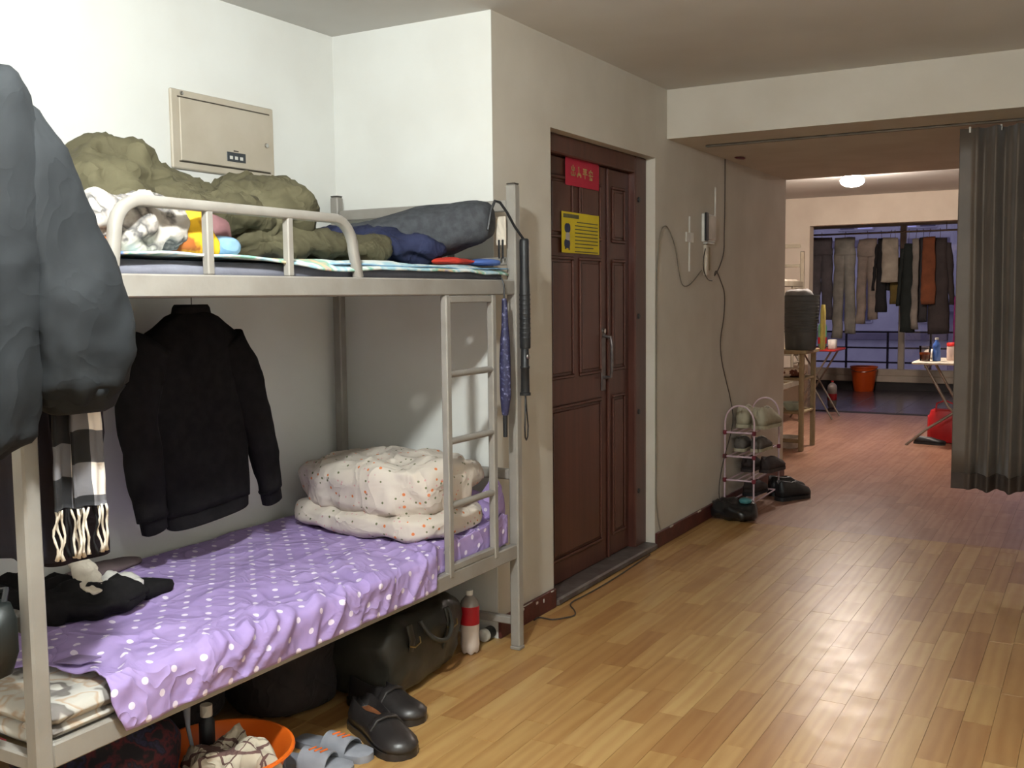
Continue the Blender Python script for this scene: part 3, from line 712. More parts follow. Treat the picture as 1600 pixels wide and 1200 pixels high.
# ---- black sweater on a hanger
sw = root('sweater', (-.5, 2.37, .64), 'black knitted sweater hanging on a hanger under the upper bunk', 'sweater')
XS = -.5
T = [(1.325, (2.37, .045, .035)), (1.295, (2.372, .115, .045)), (1.24, (2.365, .20, .055)), (1.17, (2.345, .235, .06)), (1.05, (2.345, .235, .06)), (.85, (2.375, .205, .058)), (.72, (2.405, .178, .055)), (.665, (2.415, .170, .05))]
def ring_yz(x, z, cy, a, b, n=36, p=2.6, slope=0):
    return [Vector((x + q[0], cy + q[1], z + slope * q[1] / max(a, .01))) for q in ((b * math.copysign(abs(sin(t)) ** (2 / p), sin(t)), a * math.copysign(abs(cos(t)) ** (2 / p), cos(t))) for t in (2 * pi * k / n for k in range(n)))]
rings = []
for k in range(31):
    z = lerp(1.325, .685, k / 30); cy, a, b = interp([(-q, v) for q, v in T], -z); rings.append(ring_yz(XS, z, cy, a, b, slope=.012 * (k / 30)))
MB().loft(rings).shake(.008, 9, 1).fold(.010, (8, 8, 3), 2).build('body', BLACKC, sw, 2)
MB().loft([ring_yz(XS, z, 2.415, a, .05, slope=.014) for z, a in ((.69, .176), (.68, .17), (.645, .168), (.64, .16))]).build('hem', BLACKC, sw, 2)
MB().loft([ring_yz(XS, z, 2.37, a, .04) for z, a in ((1.30, .075), (1.335, .065), (1.345, .055))]).build('collar', BLACKC, sw, 2)
def sleeve(path, mat, par, ra, rb, nm='sleeve', seed=0, flatx=.7, cuff=True):
    rings = []; P = [Vector(p) for p in path]; n = 22
    for k in range(n + 1):
        t = k / n * (len(P) - 1); i = min(int(t), len(P) - 2); c = P[i].lerp(P[i + 1], t - i); d = (P[i + 1] - P[i]).normalized()
        ax = Vector((1, 0, 0)); ay = d.cross(ax).normalized(); r = lerp(ra, rb, k / n)
        rings.append(ell(c, ay, ax, r, r * flatx, 22, 2.3))
    s = MB().loft(rings).shake(.007, 11, seed).shake(.004, 26, seed + 3).build(nm, mat, par, 2)
    if cuff:
        c = P[-1]; d = (P[-1] - P[-2]).normalized(); ay = d.cross(Vector((1, 0, 0))).normalized()
        MB().loft([ell(c + d * q, ay, Vector((1, 0, 0)), rb * s_, rb * s_ * flatx, 20, 2.3) for q, s_ in ((-.005, 1.0), (.005, .86), (.045, .84), (.05, .7))]).build('cuff', mat, s, 2)
    return s
sleeve([(XS, 2.19, 1.225), (XS + .02, 2.130, 1.12), (XS + .03, 2.115, 1.0), (XS + .03, 2.135, .82), (XS + .02, 2.165, .69)], BLACKC, sw, .085, .052, seed=5)
sleeve([(XS, 2.50, 1.22), (XS + .02, 2.555, 1.12), (XS + .03, 2.59, 1.0), (XS + .03, 2.65, .82), (XS + .02, 2.685, .69)], BLACKC, sw, .085, .048, seed=9)
hg = root('clothes_hanger', (-.5, 2.37, 1.36), 'thin wire hanger holding the black sweater', 'hanger')
m = MB(); m.tube([(-.5, 2.372, 1.34), (-.5, 2.372, 1.372), (-.5, 2.380, 1.384), (-.5, 2.392, 1.380)], .002, 6); m.build('hook', CHROME, hg, True)
m = MB(); m.tube([(-.5, 2.20, 1.245), (-.5, 2.372, 1.325), (-.5, 2.545, 1.245), (-.5, 2.20, 1.245)], .003, 6); m.build('shoulder_wire', CHROME, hg, True)

# ---- charcoal jacket in the foreground, on the near post
jk = root('puffer_jacket', (.21, 1.25, 1.06), 'big charcoal grey jacket hanging on the near post of the bunk', 'jacket')
T = [(-1.80, (1.262, .012, .03)), (-1.79, (1.245, .035, .05)), (-1.75, (1.215, .095, .075)), (-1.66, (1.175, .155, .09)), (-1.52, (1.145, .19, .095)), (-1.38, (1.135, .20, .10)), (-1.22, (1.12, .19, .10)), (-1.10, (1.10, .175, .095)), (-1.055, (1.075, .15, .08))]
rings = []
for k in range(61):
    z = lerp(1.80, 1.055, k / 60); cy, a, b = interp(T, -z); rings.append(ring_yz(.19, z, cy, a, b, 72, 2.3))
MB().loft(rings).shake(.012, 5, 1).fold(.022, (9, 9, 2.2), 2).fold(.007, (20, 20, 9), 3).build('body', JACKET, jk, 2)
P = [(.205, 1.262, 1.785), (.215, 1.288, 1.735), (.225, 1.318, 1.66), (.23, 1.338, 1.53), (.232, 1.362, 1.43), (.235, 1.378, 1.34), (.235, 1.385, 1.26), (.232, 1.382, 1.19), (.23, 1.375, 1.155)]
rings = []; PV = [Vector(p) for p in P]; RD = [.012, .042, .062, .078, .100, .115, .117, .105, .07]
for k in range(49):
    t = k / 48 * 8; i = min(int(t), 7); c = PV[i].lerp(PV[i + 1], t - i); r = lerp(RD[i], RD[i + 1], t - i)
    rings.append(ell(c, Vector((0, 1, 0)), Vector((1, 0, 0)), r, r * .72, 48, 2.3))
sl = MB().loft(rings).shake(.010, 7, 4).fold(.016, (10, 10, 3.5), 5).fold(.006, (22, 22, 12), 8).build('sleeve', JACKET, jk, 2)
MB().loft([ell(PV[7] + Vector((0, 0, dz)), Vector((0, 1, 0)), Vector((1, 0, 0)), rr_, rr_ * .70, 40, 2.3) for dz, rr_ in ((-.005, .098), (-.02, .085), (-.05, .076), (-.058, .06))]).shake(.008, 12, 3).build('cuff', JACKET, sl, 2)
m = MB().blob((.18, 1.22, 1.782), (.05, .05, .02), 24, 12, 2.2, .01, 9, 3); m.build('collar', JACKET, jk, 2)

# ---- dark clothes hanging at the near end
def slab(name, c0, c1, hw, th, label, cat, mat, seed, axis='y', n=24):
    # cloth hung from c0 to c1 (top, bottom centre); hw half width top/bottom
    rings = []
    for k in range(n + 1):
        t = k / n; c = Vector(c0).lerp(Vector(c1), t); a = lerp(hw[0], hw[1], t)
        u, v = (Vector((0, 1, 0)), Vector((1, 0, 0))) if axis == 'y' else (Vector((1, 0, 0)), Vector((0, 1, 0)))
        ring = ell(c, u, v, a, th * (.5 + .5 * min(1, k / 4)), 36, 2.8)
        rings.append([p + v * (.010 * sin((p - c).dot(u) * 60 + t * 2 + seed) * min(1, k / 6)) for p in ring])
    m = MB().loft(rings).shake(.010, 9, seed).shake(.004, 24, seed + 1)
    return one(name, m, mat, label, cat, smooth=2)
slab('dark_trousers', (.055, 1.475, 1.335), (.045, 1.495, .775), (.075, .085), .028, 'near-black trousers hanging behind the plaid scarf', 'trousers', DKNAVY, 3)
slab('dark_coat', (-.13, 1.405, 1.33), (-.10, 1.395, .80), (.20, .215), .035, 'dark maroon-black coat hanging at the near end of the bunk', 'coat', pm('maroon_black_cloth', (34, 24, 28), (26, 22, 34), 8, .9, .3), 6, 'x')

# ---- plaid scarf over the upper rail, with twisted fringe
sc = root('plaid_scarf', (.15, 1.48, .78), 'black and white checked scarf with white fringe hanging on the bunk', 'scarf')
def tail(x, y0, y1, zt, zb, seed, cols, off):
    m = MB(); nx, nz = 16, 40; uv = []; front = []
    for layer in (0, 1):
        for i in range(nx + 1):
            for k in range(nz + 1):
                u = i / nx; t = k / nz; s_ = 1 - .12 * (1 - t); yc = (y0 + y1) / 2; y = yc + (lerp(y0, y1, u) - yc) * s_ + .016 * t * (seed - 2) * .3
                xx = x + .009 * sin(u * 8 + seed) * (.4 + .6 * t) + .004 * noise.noise(Vector((u * 4, t * 9, seed))) - layer * .008
                m.v.append(Vector((xx, y, lerp(zt, zb, t) + .004 * sin(u * 5)))); uv.append((u * cols + off, (zt - lerp(zt, zb, t)) / .14 + .057 + (seed < 2) * .45))
    n = nz + 1; N_ = (nx + 1) * n
    for i in range(nx):
        for k in range(nz):
            a = i * n + k; m.f.append((a, a + 1, a + n + 1, a + n)); a += N_; m.f.append((a, a + n, a + n + 1, a + 1))
    for k in range(nz):
        for a, b in ((0, 1), (nx * n, 0)):
            a = a if a else 0; p = a + k; m.f.append((p, p + 1, p + 1 + N_, p + N_) if a else (p, p + N_, p + 1 + N_, p + 1))
    for i in range(nx):
        p = i * n + nz; m.f.append((p, p + n, p + n + N_, p + N_)); p = i * n; m.f.append((p, p + N_, p + n + N_, p + n))
    t = m.build('scarf_tail', GING, sc, 2, uv=uv)
    for k in range(8):
        if k in (3,) and seed > 2: continue
        y = lerp(y0, y1, .04 + k * .13) + .016 * (seed - 2) * .3; ln = .105 + .02 * noise.noise(Vector((k * 3.3, seed, 0))); f = MB()
        pts = [(x - .004 + .004 * sin(q * 1.3 + k), y + .003 * sin(q * .9 + k * 2 + seed), zb - ln * q / 8) for q in range(9)]
        f.tube(pts, [.0023 + .0009 * (q % 2) for q in range(8)] + [.005], 6)
        f.build('fringe', CREAM if (k not in (3, 4)) else BLACKC, t, 2)
tail(.185, 1.352, 1.42, 1.34, .925, 1, .62, .10)
tail(.205, 1.380, 1.455, 1.36, .925, 4, .70, .20)

# ================================================================== LOWER BUNK
md = root('mattress', (-.3, 2.34, .38), 'thin mattress in white, beige and grey print on the lower bunk', 'mattress')
MB().bbox((-.715, 1.345, .392), (.108, 3.345, .432), .016).build('lower_layer', PADP, md, True)
MB().bbox((-.715, 1.345, .434), (.108, 3.335, .482), .022).build('upper_layer', PADP, md, True)
MB().bbox((.02, 1.350, .420), (.132, 1.80, .446), .012).build('near_edge_lower', PADP, md, True)
MB().bbox((.02, 1.350, .447), (.138, 1.80, .484), .016).build('near_edge_upper', PADP, md, True)
# polka dot sheet: spread, rumpled, draped over the front rail, turned back at the near corner
def ridg(p): return 1 - abs(noise.noise(p)) * 2
def dotsheet():
    nx, ny = 120, 230; verts = []; uv = []; keep = {}; m = MB()
    W = .845; D_ = .13
    for j in range(ny + 1):
        t = j / ny
        for i in range(nx + 1):
            s_ = i / nx * (W + D_)       # arc length across, from wall to hanging edge
            q0 = max(0, min(1, (s_ - .48) / .16)); q0 = q0 * q0 * (3 - 2 * q0)
            y = lerp(1.405 + .012 * sin(s_ * 21) + q0 * (.10 + .016 * sin(s_ * 26)), 3.335, t)
            hang = max(0, s_ - W)
            r = .03
            z = .494; x = -.715 + min(s_, W)
            if hang > 0:
                a = min(hang / r, pi / 2); x = -.715 + W + r * sin(a) * .5; z = .494 - r * (1 - cos(a)) - max(0, hang - r * pi / 2)
            # rumples
            q = Vector((x * 3.2 + y * 1.2, y * 4.2 - x * 1.5, 3.1))
            fr_ = max(0, min(1, (x + .25) / .35)); endk = max(0, (t - .86) / .14)
            h = .006 * noise.fractal(Vector((x * 4, y * 3, 0)), 1, 2, 3)
            diag = Vector(((y + s_ * .9) * 9.5, (y - s_) * 2.2, .4)); diag += nvec(diag * .5) * .6; h += .030 * fr_ * max(0, ridg(diag) - .45)
            d2 = Vector(((y + s_ * .6) * 17, (y - s_) * 4, 5.4)); h += .010 * fr_ * max(0, ridg(d2) - .4)
            h += .016 * max(0, ridg(Vector((x * 7 + y, y * 2.0, 8))) - .5) * (1 - fr_ * .5)
            h += endk * (.05 + .05 * noise.noise(Vector((x * 6, y * 5, 2)))) * (.4 + .6 * max(0, min(1, (x + .4) / .5)))
            # long fold near the front-left
            dd = (x + .02) - (-.12 + (y - 1.5) * .28); h += .016 * math.exp(-(dd / .018) ** 2) * max(0, 1 - abs(y - 1.68) / .28)
            if hang <= 0: z += h + .004 * (x > .1)
            else: x += .8 * h + .010 * noise.noise(Vector((y * 11, z * 5, 1))) + .004; z += h * .3
            if hang > 0: z = max(z, .368 + .012 * noise.noise(Vector((y * 5, 0, 3))) + max(0, (y - 2.62)) * .02)
            z += max(0, y - 2.70) * (.05 if hang > 0 else 0)
            tk = max(0, min(1, (y - 2.76) / .11)); tk = tk * tk * (3 - 2 * tk)     # tucked inside the ladder and rail
            if hang > 0 or x > .09: x = lerp(x, min(x, .108), tk); z = lerp(z, max(z, .430 - hang * .1), tk)
            verts.append(Vector((x, y, z))); uv.append((s_ + .006 * noise.noise(Vector((x * 5, y * 5, 7))), y))
    m.v = verts; n = nx + 1
    for j in range(ny):
        for i in range(nx):
            a = j * n + i; m.f.append((a, a + 1, a + n + 1, a + n))
    used = sorted({i for f in m.f for i in f}); mp = {a: k for k, a in enumerate(used)}
    m.v = [verts[a] for a in used]; m.f = [tuple(mp[i] for i in f) for f in m.f]; uv = [uv[a] for a in used]
    return m, uv
m, uv = dotsheet()
ds = one('polka_dot_sheet', m, POLKA, 'lilac bed sheet with white polka dots on the lower bunk', 'sheet', smooth=2, uv=uv)
sm = ds.modifiers.new('thick', 'SOLIDIFY'); sm.thickness = .003; sm.offset = 1
m = MB(); 
for k in range(1):
    rings = []
    for q in range(17):
        t = q / 16; c = Vector((lerp(-.35, .10, t), 3.295 + .012 * sin(t * 9), .515 + .055 * t + .012 * sin(t * 14))); h = .035 + .045 * max(0, sin(t * 3.1 - .2)) + .07 * math.exp(-((t - .93) / .06) ** 2)
        rings.append(ell(c, Vector((0, 1, 0)), Vector((0, 0, 1)), .024, h, 16, 2))
    m.loft(rings)
m.shake(.012, 14, 2).shake(.006, 30, 4); uvb = [(p.x, p.z * 1.3 + p.y) for p in m.v]
bun = m.build('bunched_end', POLKA, ds, 2, uv=uvb)
for nm_, mm_, mt in (('bunched_end', None, None),): pass
gt = MB().ngon([(0, 0), (.07, .01), (.085, .06), (.02, .055)], (-.06, 1.50, .512), (1, .2, 0), (-.2, 1, .03), .003)
one('grey_purple_flap', gt, pm('grey_purple_cotton', (140, 120, 160), None, 12, .85, .15), 'small grey-purple cloth flap lying on the near edge of the lilac sheet', 'cloth', smooth=False)

# folded floral quilt
fq = root('folded_quilt', (-.33, 3.08, .50), 'thick folded white quilt with small flowers on the lower bunk', 'quilt')
R = Matrix.Rotation(radians(-6), 3, 'Z')
MB().blob((-.265, 3.085, .552), (.345, .225, .050), 90, 30, 4.2, .014, 5, 2, .010, 6, R=R, flat=.498).fold(.010, (9, 9, 14), 4).build('bottom_layer', FLORAL, fq, 2)
MB().blob((-.275, 3.09, .665), (.335, .215, .118), 110, 50, 3.0, .020, 5, 3, .012, 5, R=R @ Matrix.Rotation(radians(-2), 3, 'Y'), fdir=(1, 1.8, 1)).fold(.014, (11, 5, 7), 7).fold(.006, (26, 12, 16), 3).build('top_layer', FLORAL, fq, 2)
rings = []
for q in range(13):
    t = q / 12; c = Vector((.0 + .02 * t, 2.93 + .33 * t, .715 + .012 * sin(t * 5))); rings.append(ell(c, Vector((1, 0, 0)), Vector((0, 0, 1)), .055 * (1 - .3 * (abs(t - .5) * 2) ** 3), .060 * (1 - .3 * (abs(t - .5) * 2) ** 3), 20, 2.2))
MB().loft(rings).shake(.012, 12, 5).build('rolled_fold', FLORAL, fq, 2)

# black and white clothes on the bed
bc = root('black_shirt', (-.36, 1.86, .5), 'black garment with white lining lying rumpled on the lilac sheet', 'clothes')
R = Matrix.Rotation(radians(38), 3, 'Z')
MB().blob((-.42, 1.80, .545), (.22, .13, .042), 90, 40, 2.3, .03, 7, 3, .03, 7, R=R, flat=.504).fold(.018, (14, 14, 16), 2).build('body', BLACKC, bc, 2)
MB().blob((-.37, 1.96, .525), (.13, .055, .026), 40, 18, 2.3, .015, 9, 6, .012, 9, R=Matrix.Rotation(radians(60), 3, 'Z'), flat=.504).build('sleeve', BLACKC, bc, 2)
MB().blob((-.385, 1.85, .598), (.13, .036, .011), 60, 20, 2.3, .006, 12, 8, .004, 12, R=Matrix.Rotation(radians(-27), 3, 'Z') @ Matrix.Rotation(radians(10), 3, 'Y')).fold(.005, (30, 30, 30), 2).build('white_lining', CREAM, bc, 2)
MB().blob((-.335, 1.905, .565), (.06, .06, .026), 60, 24, 2.2, .012, 14, 9, .010, 14).fold(.010, (26, 26, 26), 5).build('white_lining', pm('white_cotton', (196, 192, 186), None, 14, .9, .2), bc, 2)
m = MB().blob((-.66, 2.10, .515), (.05, .16, .02), 30, 14, 2.3, .008, 9, 2, flat=.502)
one('grey_towel', m, pm('grey_taupe_cloth', (120, 104, 104), None, 12, .9, .2), 'grey taupe towel against the wall at the back of the lower bunk', 'towel', smooth=2)

# dark shoulder bag hung on the near end rail
hb = root('shoulder_bag', (.02, 1.285, .57), 'dark green-black bag hanging on the near end rail of the bunk', 'bag')
rings = [ell((.035, 1.268, z), (1, 0, 0), (0, 1, 0), a, b, 28, 3) for z, a, b in ((.74, .03, .015), (.735, .085, .028), (.70, .105, .034), (.64, .10, .036), (.59, .075, .03), (.575, .05, .02))]
MB().loft(rings).shake(.008, 14, 1).build('body', pm('green_black_leather', (20, 25, 24), (15, 18, 18), 9, .5, .15, spec=.4), hb, 2)
MB().tube([(-.03, 1.285, .73), (-.02, 1.30, .76), (.03, 1.302, .748), (.08, 1.30, .76), (.09, 1.285, .73)], .006, 6).build('strap', BLACKP, hb, True)

# ================================================================== UNDER THE BED
def shoe(name, L_, Wd, label, group, loc, rz, m_up, m_sole, m_in, height=.075, heel=.016, lace=False, loafer=False, cat='shoe'):
    r = root(name, loc, label, cat, group, rz)
    st = [(-.0, .30, 0), (.02, .62, 1), (.08, .80, 1), (.2, .84, 1), (.35, .80, 1), (.5, .86, .55), (.58, .92, .0), (.7, 1.0, 0), (.82, .97, 0), (.92, .80, 0), (.975, .5, 0), (1.0, .18, 0)]
    hs = {0: .80, 1: .97, 2: 1.0, 3: .93, 4: .86, 5: .90, 6: .86, 7: .66, 8: .54, 9: .46, 10: .36, 11: .2}
    so = MB(); a = []; b = []
    out = [(x * L_, w * Wd / 2) for x, w, _ in st]; ol = [(x - .004, y + .004) for x, y in out] + [(x - .004, -y - .004) for x, y in reversed(out)]
    so.loft([[(x, y, 0) for x, y in ol], [(x, y, heel) for x, y in ol]]); so.build('sole', m_sole, r, True, local=True)
    up = MB(); rings = []
    for k, (x, w, o) in enumerate(st):
        h = heel + hs[k] * height; y = w * Wd / 2; xx = x * L_; oo = y * (.62 * o); dz = .045 * o; ti = .003
        ring = [(xx, -y, heel), (xx, -y * 1.03, heel + (h - heel) * .4), (xx, -lerp(y * .55, oo + ti, o), lerp(heel + (h - heel) * .88, h - .002, o)), (xx, -max(oo, .0015), h), (xx, -max(oo * .9, .001), h - dz), (xx, max(oo * .9, .001), h - dz), (xx, max(oo, .0015), h), (xx, lerp(y * .55, oo + ti, o), lerp(heel + (h - heel) * .88, h - .002, o)), (xx, y * 1.03, heel + (h - heel) * .4), (xx, y, heel)]
        rings.append(ring)
    up.loft(rings); u = up.build('upper', m_up, r, 2, local=True)
    ins = MB(); pts = [(.05 * L_, Wd * .2), (.2 * L_, Wd * .255), (.36 * L_, Wd * .245), (.52 * L_, Wd * .16)]
    pl = [(x, y, heel + height * .9 - .036) for x, y in pts] + [(x, -y, heel + height * .9 - .036) for x, y in reversed(pts)]
    ins.loft([pl, [(x, y, z + .003) for x, y, z in pl]]); ins.build('insole', m_in, r, local=True)
    if lace:
        for q in range(3):
            xx = (.50 + .07 * q) * L_; MB().tube([(xx, -Wd * .2, heel + height * (.86 - .06 * q)), (xx, 0, heel + height * (.97 - .08 * q)), (xx, Wd * .2, heel + height * (.86 - .06 * q))], .003, 6).build('lace', CREAM, u, True, local=True)
    if loafer:
        MB().tube([(.56 * L_, -Wd * .42, heel + height * .42), (.57 * L_, -Wd * .25, heel + height * .80), (.575 * L_, 0, heel + height * .90), (.57 * L_, Wd * .25, heel + height * .80), (.56 * L_, Wd * .42, heel + height * .42)], 0, rect=(.03, .008), up=(0, 0, 1)).build('vamp_strap', m_up, u, True, local=True)
    return r
shoe('leather_shoe', .335, .125, 'black leather loafer with tan lining, the nearer one beside the grey slippers', 'black leather loafers', (.02, 2.53, .0), radians(-27), LEATHER, LEATHER, TANLEA, .075, .022, loafer=True)
shoe('leather_shoe', .325, .122, 'black leather loafer with tan lining, the one against the black duffel bag', 'black leather loafers', (-.11, 2.675, .0), radians(-12), LEATHER, LEATHER, TANLEA, .075, .022, loafer=True)
def slipper(loc, rz, label, rx=0):
    r = root('slipper', loc, label, 'slipper', 'grey rubber slippers', rz); r.rotation_euler.x = rx
    out = [(0, .018), (.01, .030), (.06, .036), (.12, .034), (.17, .042), (.22, .044), (.255, .034), (.27, .014)]
    ol = [(x, y) for x, y in out] + [(x, -y) for x, y in reversed(out)]
    so = MB().loft([[(x, y, 0) for x, y in ol], [(x * 1.004 - .001, y * 1.04, .010) for x, y in ol], [(x, y, .022) for x, y in ol], [(x * .98 + .002, y * .9, .024) for x, y in ol]]).build('sole', GREYSL, r, True, local=True)
    rings = []
    for k in range(13):
        a = pi * k / 12; rings.append([(xx + .0, -.047 * cos(a), .010 + hh * sin(a)) for xx, hh in ((.115, .052), (.205, .046), (.205, .041), (.115, .047))])
    MB().loft(rings).build('strap', GREYSL, r, True, local=True)
    for q in range(3): MB().tube([(.14 + .018 * q, -.012, .0605 - .001 * q), (.15 + .018 * q, .012, .0605 - .001 * q)], .003, 6).build('strap_stripe', ORANGE, r, True, local=True)
slipper((-.045, 2.315, 0), radians(2), 'grey rubber slipper lying beyond the other two, nearest the black loafers')
slipper((-.035, 2.175, 0), radians(12), 'grey rubber slipper in front, nearest the picture\'s lower edge')
slipper((-.10, 2.27, 0), radians(-52), 'grey rubber slipper lying crosswise between the other slipper and the orange basin')
# orange basin with washing
bs = root('plastic_basin', (-.005, 1.96, 0), 'round orange plastic basin on the floor under the bed', 'basin')
MB().lathe([(.001, .004), (.125, .0), (.135, .006), (.18, .115), (.192, .124), (.20, .13), (.198, .136), (.190, .136), (.176, .12), (.130, .012), (.001, .010)], (-.005, 1.96, 0), 44).build('bowl', ORANGE, bs, True)
m = MB().blob((.03, 1.95, .095), (.115, .11, .075), 50, 28, 2.2, .05, 9, 4, .03, 9)
one('checked_shirt', m, CHECK, 'beige checked shirt crumpled inside the orange basin', 'shirt', smooth=2)
tb = root('toiletry_bottle', (-.11, 2.00, .06), 'small black bottle with a pale cap standing in the orange basin', 'bottle')
MB().lathe([(.001, .05), (.02, .05), (.022, .06), (.022, .175), (.012, .19), (.001, .19)], (-.105, 2.005, 0), 16).build('body', BLACKP, tb, True)
MB().lathe([(.001, .19), (.017, .19), (.017, .222), (.001, .224)], (-.105, 2.005, 0), 16).build('cap', CREAM, tb, True)
m = MB(); m.tube([(-.10, 1.95, .10), (-.125, 1.955, .17), (-.135, 1.96, .235)], [.005, .006, .012], 8)
one('brush', m, GREYSL, 'grey handled brush leaning in the orange basin', 'brush')
# duffel bag
db = root('duffel_bag', (-.10, 2.92, 0), 'black leather duffel bag with metal buckles under the far end of the bed', 'bag')
R = Matrix.Rotation(radians(4), 3, 'Z')
MB().blob((-.13, 2.92, .135), (.17, .275, .135), 80, 44, 4.0, .02, 5, 3, .010, 5, R=R, flat=.004).fold(.012, (9, 7, 10), 6).build('body', DUFFEL, db, 2)
for y in (2.80, 3.03):
    h = MB().tube([(.03, y - .02, .10), (.055, y - .02, .20), (.04, y - .02, .25)], 0, rect=(.03, .008), up=(1, 0, 0)).build('strap', DUFFEL, db, True)
    MB().tube([(.062, y - .045, .188), (.066, y - .02, .178), (.066, y + .012, .185), (.062, y + .012, .205)], .003, 6).build('buckle', BRASS, h, True)
MB().tube([(.04 + .045 * sin(pi * k / 12), 2.935 - .085 * cos(pi * k / 12), .245 - .085 * sin(pi * k / 12)) for k in range(13)], .009, 8).build('handle', DUFFEL, db, True)
MB().tube([(.055, 2.68, .02), (.075, 2.67, .035), (.085, 2.70, .045)], .003, 6).build('buckle', BRASS, db, True)
# other dark bags in the shadow
m = MB().blob((-.28, 2.50, .15), (.17, .19, .15), 50, 28, 3.0, .03, 5, 8, .015, 5, flat=.004)
one('cloth_bag', m, DARKBAG, 'dark brown-black cloth bag in the shadow behind the loafers', 'bag', smooth=2)
sb = root('suitcase', (-.50, 2.95, 0), 'dark upright suitcase pushed against the wall under the bed', 'suitcase')
MB().bbox((-.62, 2.62, .02), (-.40, 3.28, .33), .03).build('shell', DARKBAG, sb, True)
for y in (2.70, 3.2): MB().lathe([(.001, -.012), (.02, -.012), (.02, .012), (.001, .012)], (-.51, y, .02), 14, 'x').build('wheel', BLACKP, sb, True)
MB().bbox((-.40, 2.88, .16), (-.388, 3.02, .18), .004).build('handle', BLACKP, sb)
m = MB().blob((-.22, 1.72, .13), (.19, .20, .13), 54, 28, 2.8, .03, 6, 2, .02, 6, flat=.004)
one('floral_bag', m, DKFLORAL, 'black cloth bundle with red and blue flowers under the near end of the bed', 'bundle', smooth=2)
m = MB().blob((-.45, 2.12, .12), (.17, .19, .12), 50, 26, 2.8, .03, 6, 12, .02, 6, flat=.004)
one('dark_clothes_bundle', m, DARKBAG, 'dark bundle of clothes under the bed behind the orange basin', 'bundle', smooth=2)
m = sheet(-.66, -.02, 1.315, 1.345, .395, 10, 2, .004, 5, 0, .03)
one('red_quilt_edge', m, pm('dull_red_cloth', (122, 34, 38), (96, 28, 34), 12, .9, .2), 'dull red quilt edge showing under the near end of the mattress', 'quilt', smooth=2)
# bottle with red label
def soda(loc, h, label, liquid, lab, capm, name='soda_bottle', top=None, lz=(.52, .80), rad=.037):
    x, y, z = loc; s_ = h / .235; r = root(name, loc, label, 'bottle')
    R_ = rad
    prof = [(.001, .012), (.012, .004), (R_ * .72, .0), (R_ * .9, .01), (R_, .035), (R_ * .93, .075), (R_ * .98, .095), (R_, .12), (R_, .185), (R_ * .85, .205), (R_ * .45, .222), (.012, .226), (.012, .235), (.001, .235)]
    b = MB().lathe([(q, z + k * s_) for q, k in prof], (x, y, 0), 26)
    # petaloid foot
    for i, p in enumerate(b.v):
        if p.z < z + .03 * s_: a = math.atan2(p.y - y, p.x - x); p.z += .014 * s_ * (0.5 + .5 * cos(a * 5 + 1.2)) * (math.hypot(p.x - x, p.y - y) / R_)
    b.build('bottle_body', liquid, r, True)
    MB().lathe([(R_ * 1.012, z + lz[0] * h), (R_ * 1.02, z + (lz[0] + .01) * h), (R_ * 1.02, z + (lz[1] - .01) * h), (R_ * 1.012, z + lz[1] * h)], (x, y, 0), 26, cap=False).build('label_band', lab, r, True)
    if top: MB().lathe([(R_ * 1.004, z + .80 * h), (R_ * .86, z + .875 * h), (R_ * .47, z + .947 * h), (.0125, z + .965 * h)], (x, y, 0), 26, cap=False).build('clear_shoulder', top, r, True)
    MB().lathe([(.001, z + h - .004), (.0145, z + h - .004), (.0145, z + h + .012), (.001, z + h + .013)], (x, y, 0), 16).build('cap', capm, r, True)
    return r
MILK = pm('milky_liquid', (206, 192, 182), (190, 176, 166), 8, .3, .02, spec=.5)
CLEARP = pm('clear_shoulder_plastic', (150, 140, 134), (130, 122, 116), 10, .15, .02, spec=.6)
REDL = pm('red_label', (176, 28, 40), (160, 22, 34), 10, .4, .02)
soda((-.01, 3.245, 0), .235, 'plastic bottle of milky liquid with red label by the bed foot', MILK, REDL, WHITE, top=CLEARP, lz=(.50, .80))
MB_ = root('round_jar', (-.02, 3.40, 0), 'small dark jar with a round white lid lying behind the bottle', 'jar')
MB().lathe([(.001, 0), (.024, 0), (.024, .05), (.001, .05)], (-.03, 3.385, .026), 18, 'y').build('body', BLACKP, MB_, True)
MB().lathe([(.001, -.014), (.022, -.014), (.026, -.010), (.026, .004), (.001, .004)], (-.03, 3.385, .026), 18, 'y').build('lid', WHITE, MB_, True)
# floor cable along the door
m = MB(); pts = [(.020, 3.70, .004), (.02, 3.74, .004), (.05, 3.745, .004), (.085, 3.745, .004), (.12, 3.79, .004), (.140, 3.84, .004), (.11, 3.90, .004), (.06, 3.96, .004), (.045, 4.02, .004), (.05, 4.10, .004), (.055, 4.3, .004), (.05, 4.55, .004), (.04, 4.74, .004), (.03, 4.95, .004)]
def smooth_path(p, n=4):
    P = [Vector(q) for q in p]; out = []
    for i in range(len(P) - 1):
        a = P[max(i - 1, 0)]; b = P[i]; c = P[i + 1]; d_ = P[min(i + 2, len(P) - 1)]
        for k in range(n):
            t = k / n; out.append(.5 * ((2 * b) + (c - a) * t + (2 * a - 5 * b + 4 * c - d_) * t * t + (3 * b - a - 3 * c + d_) * t ** 3))
    return out + [P[-1]]
m.tube(smooth_path(pts), .0032, 6); one('floor_cable', m, CABLE, 'thin dark cable lying loose on the floor along the door', 'cable')

